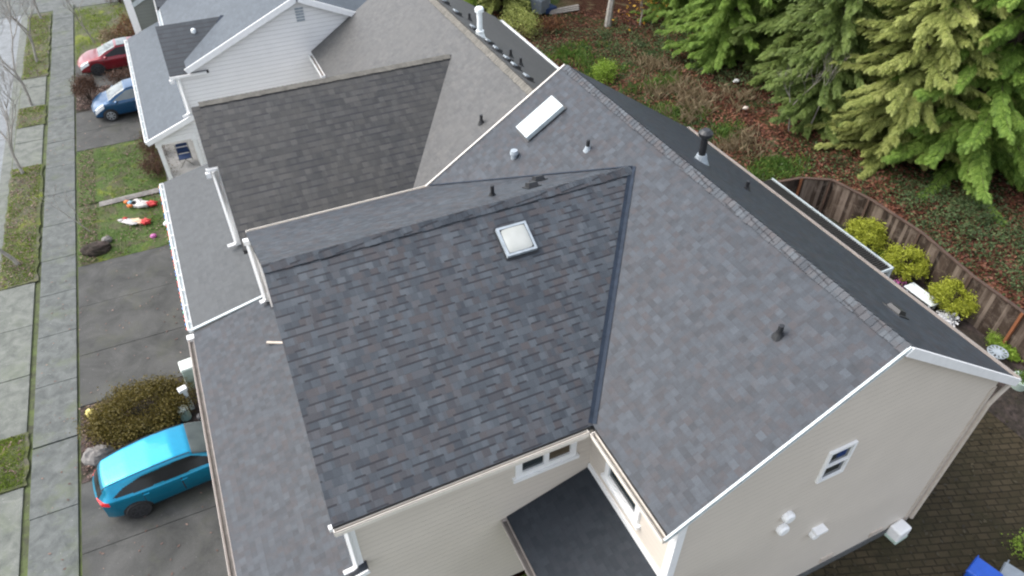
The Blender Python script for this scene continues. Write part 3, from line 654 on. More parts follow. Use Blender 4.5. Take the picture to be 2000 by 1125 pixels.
vf = MB(); lo, hi = Vector((.02,Y3+.12,e3+.12)), Vector((x3,W3Y,W3Z+.03)); vf.beam(lo, hi, .16, .02); vf.build('valley_flashing', 'valley_metal', w3)
gutter((-1.12,Y3-.03,e3-.02), (.30,Y3-.03,e3-.02), (0,-1,0), w3, 'white_trim', .10, .10)
m = MB(); m.lathe((.3,32.9,W3Z-W3S*.55), [(.10,-.05), (.10,.1), (.05,.14)], 8); m.build('roof_vent', 'white_pipe', h3)
# second front gable farther along
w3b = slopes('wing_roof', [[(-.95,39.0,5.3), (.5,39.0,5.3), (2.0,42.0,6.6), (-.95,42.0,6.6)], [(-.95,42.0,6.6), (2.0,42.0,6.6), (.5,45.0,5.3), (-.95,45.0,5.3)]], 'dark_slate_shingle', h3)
wl = MB(); wl.b2((-.9,Y3,-.1), (9.5,Y3B-.5,5.0)); wall_poly(wl, [(-.35,Y3-.012,4.5), (9.5,Y3-.012,4.5), (9.5,Y3-.012,z3(9.5)-.12), (XR3,Y3-.012,ZR3-.14), (-.35,Y3-.012,z3(-.35)-.16)])
wall_poly(wl, [(9.5,Y3B-.48,4.5), (-.35,Y3B-.48,4.5), (-.35,Y3B-.48,z3(-.35)-.16), (XR3,Y3B-.48,ZR3-.14), (9.5,Y3B-.48,z3(9.5)-.12)])
wl.build('wall', 'white_siding', h3)
m = MB(); m.b2((-.93,Y3-.05,3.3), (-.75,Y3-.001,5.1)); m.build('corner_board', 'white_trim', h3)
downspout(h3, -.82, Y3-.1, 3.4, 5.1, (-1,-.3,0), wd=.1)
m = MB(); m.box((-1.1,Y3-.1,e3-.2), (.16,.14,.14)); m.build('gutter_elbow', 'white_trim', h3)
m = MB()
for k in range(5): m.box((XR3+.05,Y3-.03,6.55+.12*k), (.34,.04,.07))
m.build('gable_vent', 'grey_metal', h3)
def zp3(x): return 2.62+.375*(x+2.76)
pr3 = slopes('porch_roof', [[(-2.74,Y3-.1,zp3(-2.74)), (-.72,Y3-.1,zp3(-.72)), (-.72,43.2,zp3(-.72)), (-3.0,43.2,zp3(-3.0))]], 'slate_blue_shingle', h3, .12)
gutter((-2.76,Y3-.1,zp3(-2.76)-.02), (-3.02,43.2,zp3(-3.0)-.02), (-1,0,0), pr3, 'white_trim', .13, brackets=True, inner='pale_flashing')
rk = MB(); rk.beam((-2.85,Y3-.14,zp3(-2.85)-.08), (-.7,Y3-.14,zp3(-.7)-.08), .06, .22); rk.build('rake_board', 'white_trim', pr3)
m = MB(); m.b2((-2.55,Y3+.05,2.25), (-.72,Y3+.2,2.5)); m.b2((-2.55,Y3+.2,2.25), (-2.4,42.8,2.5)); m.build('porch_beam', 'white_trim', h3)
m = MB(); wall_poly(m, [(-2.45,Y3+.06,2.5), (-.74,Y3+.06,2.5), (-.74,Y3+.06,3.2)]); m.build('porch_gable', 'white_siding', h3)
for x, y in ((-2.46, Y3+.16), (-1.0, Y3+.16), (-2.46, 36.4), (-2.46, 42.6)):
    m = MB(); m.box((x,y,1.2), (.17,.17,2.2)); m.box((x,y,.14), (.24,.24,.16)); m.box((x,y,2.2), (.24,.24,.09)); m.build('porch_column', 'white_trim', h3, bevel=.008)
m = MB(); m.b2((-2.7,Y3-.1,-.1), (-.8,43,.06)); m.build('porch_floor', 'porch_concrete', h3)
# ---- sage house beyond
h4 = thing('house', (3, 51, 0), 'sage green house with white corner board, farthest along the street', 'house')
wl = MB(); wl.b2((-2.6,45.98 if 0 else 46.1,-.1), (8.5,56,5.6)); wl.build('wall', 'sage_siding', h4)
m = MB(); m.b2((-2.68,46.02,-.1), (-2.30,46.098,5.6)); m.build('corner_board', 'white_trim', h4)
m = MB(); m.beam((-2.3,46.04,3.3), (1.0,46.04,4.9), .05, .22); m.build('trim_band', 'pale_flashing', h4)
slopes('main_roof', [[(-3.0,45.8,5.6), (3.0,45.8,8.0), (3.0,56.5,8.0), (-3.0,56.5,5.6)], [(3.0,45.8,8.0), (9.0,45.8,5.6), (9.0,56.5,5.6), (3.0,56.5,8.0)]], 'slate_blue_shingle', h4)
#@@OBJECTS
# ------------------------------------------------------------------ cars
def car(label, st, sidewin, wsx, rgx, paint, rim, wheels_x, wr_=.31, loc=(0,0,0), rot=0, rear_z=.93, sunroof=None, clear_side=False, amber=False):
    c = thing('car', (0,0,0), label, 'car')
    st = np.array(st, float); N = 280; x = np.concatenate([np.linspace(st[0,0], st[-1,0], N)])
    def f(k, s=8):
        v = np.interp(x, st[:,0], st[:,k]); ker = np.hanning(2*s+3)[1:-1]; ker /= ker.sum()
        return np.convolve(np.pad(v, s, mode='edge'), ker, 'valid')
    zt, zb, wd, wf = f(1), f(2), f(3), f(4)
    rows = []
    for i in range(N):
        w_, b, tp, r_ = wd[i], zb[i], zt[i], wf[i]; z0 = .20
        P = [(w_*.86, z0), (w_*.96, .30), (w_*.995, .50), (w_, .64), (w_*.985, b-.12), (w_*.955, b-.015), (w_*.93, b+.012), (r_+(w_*.93-r_)*.42, b+(tp-b)*.55), (r_+(w_*.93-r_)*.08, b+(tp-b)*.88), (r_*.92, b+(tp-b)*.985), (r_*.6, tp+.012), (0, tp+.02)]
        P = np.array(P); Q = []
        for k in range(len(P)-1):
            p0, p1, p2, p3 = P[max(k-1,0)], P[k], P[k+1], P[min(k+2, len(P)-1)]
            for t_ in np.linspace(0, 1, 13)[:-1]:
                Q.append(.5*((2*p1)+(-p0+p2)*t_+(2*p0-5*p1+4*p2-p3)*t_**2+(-p0+3*p1-3*p2+p3)*t_**3))
        Q.append(P[-1]); Q = np.array(Q)
        full = np.concatenate([Q, (Q*[-1,1])[::-1][1:]])
        rows.append(full)
    A = np.array(rows); m = A.shape[1]
    V = np.concatenate([np.repeat(x[:,None], m, 1)[:,:,None], A], 2)
    # plan curvature of the nose and tail
    e = np.clip((np.abs(V[:,:,1])/.88), 0, 1)
    L0, L1 = st[0,0], st[-1,0]
    V[:,:,0] -= np.sign(V[:,:,0])*(e**2.5)*.22*np.clip((np.abs(V[:,:,0])-(.5*(L1-L0)-.75))/.75, 0, 1)
    body = MB(); body.v = [tuple(q) for q in V.reshape(-1,3)]
    cls = {}
    def inpoly(px, pz, poly):
        ins = False; n = len(poly)
        for i in range(n):
            (x1, z1), (x2, z2) = poly[i], poly[(i+1) % n]
            if (z1 > pz) != (z2 > pz) and px < (x2-x1)*(pz-z1)/(z2-z1)+x1: ins = not ins
        return ins
    for i in range(N-1):
        for k in range(m-1):
            q = (V[i,k]+V[i+1,k]+V[i+1,k+1]+V[i,k+1])/4; ay = abs(q[1]); kk = min(k, m-2-k); side = 'l' if q[1] > 0 else 'r'
            fc = (i*m+k, i*m+k+1, (i+1)*m+k+1, (i+1)*m+k); mi = 0; key = None
            if 60 < kk < 110 and inpoly(q[0], q[2], sidewin): key = 'side_window'+side
            elif kk >= 96 and wsx[0] < q[0] < wsx[1]: key = 'windscreen'
            elif kk >= 96 and rgx[0] < q[0] < rgx[1]: key = 'rear_window'
            elif sunroof and kk >= 108 and sunroof[0] < q[0] < sunroof[1]: key = 'sunroof'
            elif q[0] < L0+.30 and rear_z-.13 < q[2] < rear_z+.02 and ay > .40: key = 'tail_light'+side
            elif L1-.62 < q[0] < L1-.12 and ay > .42+.10*(L1-q[0]) and zb[i]-.17 < q[2] < zb[i]+.02 and kk < 80: key = 'headlight'+side
            if kk < 70:
                for xw in wheels_x:
                    if (q[0]-xw)**2+(q[2]-wr_)**2 < (wr_+.055)**2: mi = 1; key = None
                if q[2] < .27: mi = 1
                if 16 < kk < 66 and any(abs(q[0]-xd) < .009 for xd in (-1.02, -.02, 1.02)): mi = 1
            if key: cls.setdefault(key, []).append((i, k))
            else: body.f.append(fc); body.mi.append(mi)
    for i in (0, N-1):
        body.f.append(tuple(i*m+k for k in (range(m) if i else range(m-1, -1, -1)))); body.mi.append(0)
    bo = body.build('body', [paint, 'car_plastic'], c, smooth=True)
    mats = {'side_window': 'car_glass', 'windscreen': 'windscreen', 'rear_window': 'car_glass', 'sunroof': 'windscreen', 'tail_light': 'lamp_red', 'headlight': 'lamp_clear'}
    if clear_side: mats['side_window'] = 'windscreen'
    for key, fl in cls.items():
        nm = key[:-1] if key[:-1] in mats else key
        if key in mats: nm = key
        g = MB(); ids = {}
        for i, k in fl:
            fc = []
            for a, b in ((i,k), (i,k+1), (i+1,k+1), (i+1,k)):
                if (a,b) not in ids: ids[(a,b)] = len(g.v); g.v.append(tuple(V[a,b]))
                fc.append(ids[(a,b)])
            g.f.append(tuple(fc)); g.mi.append(0)
        g.build(nm, mats[nm], c, smooth=True)
    for xw in wheels_x:
        for s in (-1, 1):
            ax = (Vector((1,0,0)), Vector((0,0,1)), Vector((0,s,0))); ce = Vector((xw, s*.70, wr_))
            t_ = MB(); t_.lathe(ce, [(wr_*.62,.0), (wr_*.95,.0), (wr_,.03), (wr_,.17), (wr_*.94,.205), (wr_*.68,.20)], 28, 0, ax); wo = t_.build('wheel', 'tyre', c)
            r_ = MB(); r_.lathe(ce, [(wr_*.66,.02), (wr_*.66,.06), (wr_*.64,.07)], 24, 1, ax); r_.lathe(ce, [(wr_*.70,.15), (wr_*.70,.205), (wr_*.62,.212), (wr_*.60,.15)], 24, 0, ax); r_.lathe(ce, [(.05,.06), (.05,.205), (.03,.21)], 12, 0, ax)
            for q in range(7):
                a = 2*math.pi*q/7; d = Vector((math.cos(a), 0, math.sin(a))); u = Vector((0,s,0))
                r_.box(ce+d*wr_*.35+u*.19, (wr_*.62, .055, .03), 0, 0, 1, (d, d.cross(u), u))
            r_.build('rim', [rim, 'car_plastic'], wo)
    for s in (-1, 1):
        mm = MB(); xm = max(q[0] for q in sidewin)-.2; mm.blob((xm, s*.98, np.interp(xm, x, zb)+.10), (.09,.13,.075), amp=.0); mm.build('mirror', 'car_plastic' if paint == 'teal_paint' else paint, c, smooth=True)
        for xh in (-.95, .05):
            hh = MB(); hh.box((xh, s*(np.interp(xh, x, wd)*.99), np.interp(xh, x, zb)-.10), (.17,.035,.03)); hh.build('door_handle', paint, c, bevel=.008)
        for xd in (-1.18, -.32, .72):
            pass
    dl = MB()
    for s in (-1, 1):
        dl.tube([(x0_, s*(np.interp(x0_, x, wf)*.97), np.interp(x0_, x, zb)+(np.interp(x0_, x, zt)-np.interp(x0_, x, zb))*.99) for x0_ in np.linspace(rgx[1]-.02, wsx[0]-.05, 14)], .012, 5)
    dl.build('roof_seam', 'car_plastic', c)
    c.location = loc; c.rotation_euler = (0,0,rot); return c
hatch = [(-2.17,.90,.84,.66,.46), (-2.10,.99,.93,.74,.47), (-1.98,1.16,.96,.80,.49), (-1.84,1.33,.97,.84,.51), (-1.2,1.43,.95,.885,.56), (-.6,1.48,.92,.885,.59), (0,1.48,.91,.885,.59), (.45,1.44,.90,.885,.58), (.9,1.24,.90,.885,.60), (1.22,1.05,.93,.885,.68), (1.6,.99,.93,.88,.72), (1.95,.91,.85,.86,.70), (2.15,.80,.74,.78,.6), (2.24,.62,.56,.66,.45)]
hwin = [(-1.74,1.03), (-1.40,1.20), (-.9,1.335), (0,1.375), (.42,1.34), (1.10,.955), (0,.965), (-1.0,.99)]
car('turquoise hatchback parked on the nearest driveway beside the olive shrub', hatch, hwin, (.47,1.20), (-2.10,-1.93), 'teal_paint', 'dark_alloy', (-1.30, 1.33), .325, (-3.68, 15.10, 0), R(5))
comp = [(-1.95,.95,.88,.70,.56), (-1.85,1.1,.95,.78,.56), (-1.6,1.36,.97,.82,.56), (-1.0,1.47,.95,.85,.57), (-.3,1.50,.93,.86,.58), (.2,1.46,.91,.86,.58), (.7,1.25,.90,.86,.6), (1.15,1.02,.92,.86,.66), (1.5,.93,.90,.85,.68), (1.8,.80,.76,.80,.6), (1.97,.66,.60,.7,.5), (2.03,.52,.48,.62,.4)]
cwin = [(-1.5,.99), (-1.2,1.28), (-.3,1.40), (.18,1.36), (.98,.95)]
car('royal blue compact car on the driveway in front of the white house', comp, cwin, (.25,1.12), (-1.85,-1.6), 'blue_paint', 'alloy', (-1.22, 1.24), .31, (-3.52, 40.05, 0), R(180+3), clear_side=True)
sed = [(-2.42,.86,.80,.72,.6), (-2.3,1.0,.92,.80,.62), (-1.9,1.05,.94,.86,.64), (-1.5,1.12,.93,.88,.62), (-.9,1.38,.91,.90,.57), (-.3,1.43,.90,.90,.57), (.2,1.41,.89,.90,.57), (.75,1.22,.89,.90,.6), (1.2,1.0,.91,.90,.7), (1.7,.93,.89,.89,.72), (2.1,.83,.78,.85,.66), (2.34,.70,.64,.75,.55), (2.42,.55,.5,.66,.45)]
swin = [(-1.5,.96), (-1.0,1.24), (-.3,1.34), (.2,1.31), (1.05,.94)]
car('dark red sedan on the far driveway beside the yellowish lawn', sed, swin, (.24,1.18), (-1.45,-.95), 'red_paint', 'dark_alloy', (-1.42, 1.44), .34, (-3.75, 46.2, 0), R(180+2), sunroof=(-.5,.12))
# ------------------------------------------------------------------ vegetation generators
def clumpy(c, r, n, size, rng, clumps=38, spread=.30, shell=.75, flat=.2, zmin=0.02):
    c = np.array(c); r = np.array(r)
    d = rng.normal(size=(clumps,3)); d[:,2] = np.abs(d[:,2])*.9-.25; d /= np.linalg.norm(d, axis=1)[:,None]
    cc = d*rng.uniform(shell-.25, shell+.12, (clumps,1))
    k = rng.integers(0, clumps, n); P = cc[k]+rng.normal(size=(n,3))*spread*rng.uniform(.5, 1, (n,1))
    P = c+P*r; P[:,2] = np.maximum(P[:,2], zmin+rng.uniform(0, .08, n))
    return leaf_quads(P, size, rng, flat)
def shrub(name, label, cat, c, r, mat, n=2600, size=.06, group=None, seed=1, stem=True, **kw):
    o = thing(name, (c[0], c[1], c[2]-r[2]*.8), label, cat, group); rng = np.random.default_rng(seed)
    quads('foliage', clumpy(c, r, n, size, rng, zmin=c[2]-r[2]*.8, **kw), mat, o)
    s = MB()
    for i in range(7):
        a = i*.9+seed; s.tube([(c[0], c[1], c[2]-r[2]*.85), (c[0]+.35*r[0]*math.cos(a), c[1]+.35*r[1]*math.sin(a), c[2]), (c[0]+.6*r[0]*math.cos(a), c[1]+.6*r[1]*math.sin(a), c[2]+.5*r[2])], [.03,.02,.008], 5)
    s.build('stem', 'conifer_bark', o); return o
def blades(P, h, wd, rng, lean=.45):
    n = len(P); a = rng.uniform(0, 6.283, n); dx = np.stack([np.cos(a), np.sin(a), 0*a], 1)*(wd*rng.uniform(.6, 1.4, n))[:,None]
    hh = h*rng.uniform(.5, 1.4, n); t = rng.normal(size=(n,2))*lean*hh[:,None]; top = P+np.concatenate([t, hh[:,None]], 1)
    mid = P+np.concatenate([t*.35, (hh*.6)[:,None]], 1)
    return np.stack([P-dx, P+dx, top+dx*.15, mid-dx*.9], 1)
def bare_tree_parts(seed, h, o, r0=.075, lean=(0,0), twig=.012, levels=5, mat='pale_bark', spread=.55):
    rr = random.Random(seed); tk = MB(); cr = MB(); cnt = [0]
    def grow(p, d, L, r, lv):
        pts = [p]; q = p; dd = d.copy()
        for i in range(3):
            dd = (dd+Vector((rr.gauss(0,.10), rr.gauss(0,.10), .06+rr.gauss(0,.05)))).normalized(); q = q+dd*(L/3); pts.append(q)
        rs = [r, r*.88, r*.76, r*.62]; (tk if lv == 0 else cr).tube(pts, rs, 6 if lv < 2 else 4 if lv < 3 else 3, cap=False); cnt[0] += 1
        if lv >= levels: return
        nb = rr.choice((2,3,3)) if lv < levels-1 else rr.choice((3,4))
        for i in range(nb):
            a = rr.uniform(0, 6.28); t = rr.choice((1.0, 1.0, .72)); bp = pts[3] if t == 1 else pts[2]
            side = Vector((math.cos(a), math.sin(a), 0)); nd = (dd+side*rr.uniform(.25, spread+.25)+Vector((0,0,.12))).normalized()
            grow(bp, nd, L*rr.uniform(.62, .85), max(r*.58, twig*.45), lv+1)
    grow(Vector((0,0,-.1)), Vector((lean[0], lean[1], 1)).normalized(), h*.30, r0, 0)
    tk.build('trunk', mat, o); cr.build('crown', mat, o); return o
def conifer_parts(seed, h, r, o, mat, nb=130, dens=15, droop=.55, frond=.62, base=.03, bare=0.0):
    rng = np.random.default_rng(seed); fr = []
    # template frond: leaflets along a rachis in local (along, across)
    T = []
    ts = np.linspace(.06, .93, 8)
    for t_ in ts:
        l = .46*(1-t_)**.6+.10
        for s in (-1, 1):
            T.append([(t_-.05, 0, 0), (t_+l*.42-.02, s*l*.34, -.02), (t_+l*.78, s*l*.72, -.06), (t_+l*.36+.06, s*l*.22, -.01)])
    T.append([(.75,0,0), (.92,.06,0), (1.12,0,-.03), (.92,-.06,0)])
    T = np.array(T)
    tk = MB(); pts = [(0,0,-.3), (.04,0,h*.3), (-.05,.04,h*.65), (0,0,h)]; tk.tube(pts, [r*.075, r*.055, r*.035, .02], 9); tk.build('trunk', 'conifer_bark', o)
    lb = MB()
    O, D, Lt, Ln = [], [], [], []
    for i in range(nb):
        u = (i+rng.random())/nb; z = h*(base+(1-base)*u*.985); L = r*(1-u)**.72*rng.uniform(.55, 1.2)+.25
        if u < .12: L *= .72+2.3*u
        a = i*2.39996+rng.normal()*.35; ca, sa = math.cos(a), math.sin(a)
        ss = np.linspace(0, 1, 9); rise = rng.uniform(.0, .22)
        zz = z+L*(rise*ss-droop*ss**2*rng.uniform(.7, 1.25)+.22*ss**4)
        if z+L*(rise-droop) < .2: zz = np.maximum(zz, .15+.2*rng.random())
        bend = rng.normal()*.14
        B = np.stack([L*ss*ca-bend*L*ss**2*sa, L*ss*sa+bend*L*ss**2*ca, zz], 1)
        lb.tube([tuple(q) for q in B[::2]], [.024*L/3+.01, .018*L/3+.008, .011, .007, .004], 4, cap=False)
        n = max(6, int(L*dens*(1 if rng.random() > bare else .25))); s = rng.uniform(.10, 1.0, n)**.75
        P = np.stack([np.interp(s, ss, B[:,k]) for k in range(3)], 1)
        s2 = np.minimum(s+.08, 1.02); P2 = np.stack([np.interp(np.minimum(s2,1), ss, B[:,k]) for k in range(3)], 1)
        dr = np.array([ca, sa, 0])[None]*.6+(P2-P)/np.maximum(np.linalg.norm(P2-P, axis=1)[:,None], .02)*.6
        lat = np.array([-sa, ca, 0]); sg = np.where(rng.random(n) < .5, -1, 1)[:,None]; ang = rng.uniform(.35, 1.25, n)[:,None]*(1.05-.55*s[:,None])
        d = dr*np.cos(ang)+lat*sg*np.sin(ang); d[:,2] -= rng.uniform(-.12, .55, n); d /= np.linalg.norm(d, axis=1)[:,None]
        O.append(P); D.append(d); Ln.append(frond*rng.uniform(.6, 1.35, n)*(1.1-.4*s)*(.65+.35*min(1, L/2.5)))
    O = np.concatenate(O); D = np.concatenate(D); Ln = np.concatenate(Ln); n = len(O)
    upv = np.array([0,0,1.])+rng.normal(size=(n,3))*.35; X = np.cross(upv, D); X /= np.linalg.norm(X, axis=1)[:,None]; Z = np.cross(D, X)
    W = T.reshape(-1,3)
    V = O[:,None]+Ln[:,None,None]*(W[None,:,0:1]*D[:,None]+W[None,:,1:2]*X[:,None]*1.0+W[None,:,2:3]*Z[:,None]-(W[None,:,0:1]**2)*np.array([0,0,.22]))
    V = V.reshape(n*len(T), 4, 3)
    lb.build('limbs', 'conifer_bark', o); quads('crown', V, mat, o); return o
# street trees (bare)
TG = 'bare young trees along the street'
spots = [((61,205), 6.6, 1, 'bare street tree on the small square of verge between two driveways'), ((72,122), 6.0, 2, 'bare street tree on the mossy verge opposite the red sedan'), ((81,37), 6.4, 3, 'farthest bare street tree, at the end of the mossy verge'), ((46,340), 5.6, 4, 'bare street tree at the far end of the long verge'), ((37,517), 4.6, 5, 'bare street tree with thin trunk at the near end of the long verge')]
for (px, py), h, sd_, lb in spots:
    g_ = G(px, py); o = thing('street_tree', (g_.x, g_.y, .0), lb, 'tree', TG)
    ORG[o.name] = (0,0,0); bare_tree_parts(sd_, h, o, .085, ((-.05), .02), levels=6)
g_ = G(178, 452); o = thing('sapling', (g_.x, g_.y, 0), 'thin leafless sapling leaning over the sidewalk edge beside the lawn', 'tree'); ORG[o.name] = (0,0,0); bare_tree_parts(11, 3.0, o, .028, (-.35,-.05), levels=4)
o = thing('garden_tree', (-5.3, 50.5, 0), 'bare garden tree on the far lawn behind the red sedan', 'tree'); ORG[o.name] = (0,0,0); bare_tree_parts(12, 5.2, o, .05, (-.15,0), levels=6, mat='grey_bark')
o = thing('street_tree', (-9.0, 19.0, 0), 'bare tree by the road with mossy twigs at the left edge', 'tree', TG); ORG[o.name] = (0,0,0); bare_tree_parts(9, 2.6, o, .05, (-.35,0), levels=4)
# front garden
shrub('shrub', 'large olive brown shrub between the turquoise car and the driveway', 'shrub', (-4.6,17.66,.46), (1.55,1.1,.70), 'olive_shrub', 26000, .062, seed=21, clumps=150, spread=.17, shell=.82)
shrub('shrub', 'dark brown twiggy bush at the sidewalk near the blue car', 'shrub', (-5.75,42.1,.7), (.75,.85,.85), 'brown_shrub', 4500, .07, seed=22, clumps=60, spread=.2)
shrub('shrub', 'low brown bush between the blue and the red car', 'shrub', (-3.9,43.3,.45), (.9,.7,.6), 'brown_shrub', 2500, .07, seed=23)
shrub('hedge_shrub', 'reddish brown clipped shrub in front of the porch, nearer one', 'shrub', (-3.05,32.7,.5), (.62,.80,.62), 'brown_shrub', 3500, .06, seed=24)
shrub('hedge_shrub', 'reddish brown clipped shrub in front of the porch, farther one with green top', 'shrub', (-3.10,34.6,.5), (.55,.85,.6), 'brown_shrub', 3000, .06, seed=25)
shrub('shrub', 'small green shrub behind the brown clipped shrubs', 'shrub', (-3.0,36.1,.4), (.45,.5,.5), 'olive_shrub', 1500, .06, seed=26)
shrub('shrub', 'russet orange bush beside the far porch corner', 'shrub', (-3.2,50.0,.6), (.8,1.6,.9), 'russet_shrub', 3500, .08, seed=27)
shrub('shrub', 'cream flowered low bush behind the red sedan', 'shrub', (-4.4,50.0,.35), (.6,.9,.5), 'dry_grass', 1500, .1, seed=28)
shrub('shrub', 'dark russet bush at the top edge beside the sage house', 'shrub', (-3.6,57.6,.6), (.9,1.4,.9), 'brown_shrub', 2600, .09, seed=29)
def litter(name, x0, x1, y0, y1, n, mat, size, z=.02, seed=3, flat=.75):
    rng = np.random.default_rng(seed); P = np.stack([rng.uniform(x0, x1, n), rng.uniform(y0, y1, n), z+rng.uniform(0, .05, n)], 1)
    return tag(quads(name, leaf_quads(P, size, rng, flat), mat), kind='stuff')
litter('leaf_litter', -6.4, -5.0, 16.1, 19.0, 1200, 'front_litter', .09, .06, 31)
litter('leaf_litter', -6.4, -4.6, 41.0, 43.6, 1100, 'front_litter', .10, .06, 32)
litter('leaf_litter', -6.4, -5.7, 26.9, 36.4, 1100, 'front_litter', .08, .04, 33)
litter('leaf_litter', -5.4, -2.0, 27.0, 36.4, 900, 'front_litter', .08, .04, 34)
for k, (a, b, q) in enumerate(((26.7,36.0,1100), (16.7,18.7,120), (40.4,42.6,200), (46.7,57,800))): litter('leaf_litter', -9.2, -8.05, a, b, q, 'front_litter', .085, .04, 35+k)
rng = np.random.default_rng(50); 
P = np.stack([rng.uniform(-7.8, -3, 420), rng.uniform(8, 45, 420), np.full(420, .012)], 1); tag(quads('fallen_leaves', leaf_quads(P, .085, rng, .97), 'front_litter'), kind='stuff')
BL = []
for x0, x1, y0, y1, n, h in ((-6.45,-.2,26.95,30.95,7500,.07), (-6.45,-1.5,31.5,36.5,5600,.07), (-9.2,-8.02,16.7,18.7,3800,.07), (-9.2,-8.02,26.7,36.0,9000,.07), (-9.2,-8.02,40.4,42.6,2200,.07), (-9.2,-8.02,46.7,57,5000,.08), (-6.4,-3.5,47.6,57,6000,.1), (.3,3.6,2,8,3000,.1)):
    P = np.stack([rng.uniform(x0, x1, n), rng.uniform(y0, y1, n), np.full(n, -.1 if y1 == 8 else 0)], 1)
    kp = np.sin(P[:,0]*2.1+P[:,1]*.7)+np.sin(P[:,1]*1.9-P[:,0])+rng.normal(size=n)*.6 > -.35
    BL.append(blades(P[kp], h, .012, rng))
tag(quads('grass', np.concatenate(BL[:2]+BL[-1:]), 'grass_blades'), kind='stuff'); tag(quads('mossy_grass', np.concatenate(BL[2:-1]), 'moss_blades'), kind='stuff')
def rock(label, c, r, seed): o = MB(); o.blob(c, r, 14, 9, .14, seed); tag(o.build('boulder', 'bed_soil' if 'mound' in label and 'corner' in label else 'rock_grey', smooth=False), label, 'rock')
rock('grey boulder in the leaf litter by the turquoise car', (-5.95,16.75,.12), (.42,.34,.28), 5)
rock('dark mound of stone and soil at the corner of the lawn', (-5.75,27.6,.1), (.55,.42,.28), 6)
rock('small pinkish stone above the dark mound on the lawn', (-5.35,28.15,.1), (.2,.16,.16), 7)
rock('flat grey stepping stone at the far lawn edge near the red sedan', (-6.1,44.5,.03), (.45,.3,.07), 8)
# utility boxes
def cabinet(label, x, y, w_, d_, h_, body='utility_green', top='utility_top', name='utility_cabinet'):
    o = thing(name, (x, y, 0), label, 'utility box'); m = MB(); m.box((x, y, h_*.46), (w_, d_, h_*.92), .1, 0, .93); m.build('cabinet', body, o, bevel=.03)
    m = MB(); m.box((x, y, h_*.96), (w_*1.02, d_*1.02, h_*.10), .1, 0, .92); m.build('lid', top, o, bevel=.03)
    m = MB(); m.box((x, y, .04), (w_*1.15, d_*1.15, .1), .1); m.build('base', 'porch_concrete', o); return o
cabinet('large pale green utility cabinet with white lid at the edge of the driveway', -2.98, 18.62, .52, .5, .95)
cabinet('small white utility box beside the olive shrub', -3.40, 17.98, .26, .24, .5, 'white_pipe', 'white_trim')
cabinet('flat white utility box half hidden under the gutter', -2.6, 17.75, .4, .3, .55, 'white_pipe', 'white_trim')
o = thing('utility_post', (-3.2, 17.55, 0), 'slim pale utility post with slanted head in the planting bed', 'utility post'); m = MB(); m.box((-3.2,17.55,.45), (.13,.13,.9), 0, 0, .9); m.build('post', 'white_pipe', o); m = MB(); m.box((-3.24,17.58,.92), (.26,.2,.12), .3); m.build('head', 'white_trim', o, bevel=.02)
o = thing('utility_pedestal', (-3.42, 17.25, 0), 'round pale green pedestal next to the turquoise car', 'utility box'); m = MB(); m.lathe((-3.42,17.25,0), [(.16,0), (.16,.35), (.15,.4)], 14); m.build('barrel', 'utility_green', o); m = MB(); m.lathe((-3.42,17.25,.4), [(.18,0), (.17,.06), (.10,.12), (.02,.14)], 14); m.build('dome', 'utility_top', o, smooth=True)
o = thing('hydrant', (-6.02, 18.25, 0), 'small yellow hydrant at the street end of the olive shrub', 'hydrant'); m = MB(); m.lathe((-6.02,18.25,0), [(.13,0), (.11,.05), (.11,.42), (.15,.43), (.15,.48), (.13,.55), (.06,.62)], 14); m.build('barrel', 'yellow_plastic', o)
for s in (-1, 1): m = MB(); m.lathe((-6.02,18.25+s*.10,.32), [(.06,0), (.06,.10)], 10, 0, (Vector((1,0,0)), Vector((0,0,1)), Vector((0,s,0)))); m.build('outlet', 'yellow_plastic', o)
# deflated figures
def inflatable(label, c, rz, parts):
    o = thing('lawn_inflatable', c, label, 'inflatable')
    for i, (nm, mat, dx, dy, rx, ry, rzz) in enumerate(parts):
        m = MB(); m.blob((0,0,0), (rx*.92, ry*.9, rzz*.7), 26, 14, .30, i*7+int(c[1]*3), 0, 3.0)
        x, y = dx*math.cos(rz)-dy*math.sin(rz), dx*math.sin(rz)+dy*math.cos(rz)
        m.v = [(c[0]+x+v[0]*math.cos(rz)-v[1]*math.sin(rz), c[1]+y+v[0]*math.sin(rz)+v[1]*math.cos(rz), max(.0, c[2]+.08+i*.012+v[2])) for v in m.v]
        m.build(nm, mat, o, smooth=True)
inflatable('deflated white inflatable with red foot end and orange mitts lying on the lawn', (-3.95,30.3,.03), R(-25), [('body', 'white_fabric', .05, 0, .42, .24, .13), ('hood', 'white_fabric', -.18, .2, .22, .16, .12), ('foot', 'red_fabric', .5, .02, .24, .2, .12), ('mitt', 'orange_fabric', -.62, .12, .13, .1, .09), ('mitt', 'orange_fabric', -.36, -.2, .13, .09, .09), ('face', 'sky_fabric', -.4, .02, .13, .1, .12), ('collar', 'black_fabric', -.25, -.02, .09, .14, .12), ('hem', 'white_fabric', .18, -.2, .24, .1, .1)])
inflatable('deflated tan and white inflatable with dark red end lying on the lawn', (-4.2,29.0,.03), R(-28), [('body', 'tan_fabric', 0, 0, .42, .20, .11), ('beard', 'white_fabric', -.32, .0, .26, .15, .11), ('trousers', 'red_fabric', .45, .0, .22, .2, .12), ('cap', 'red_fabric', -.5, .12, .11, .09, .1), ('trim', 'white_fabric', -.62, -.02, .12, .08, .08), ('sheet', 'white_fabric', -.05, -.2, .26, .1, .08)])
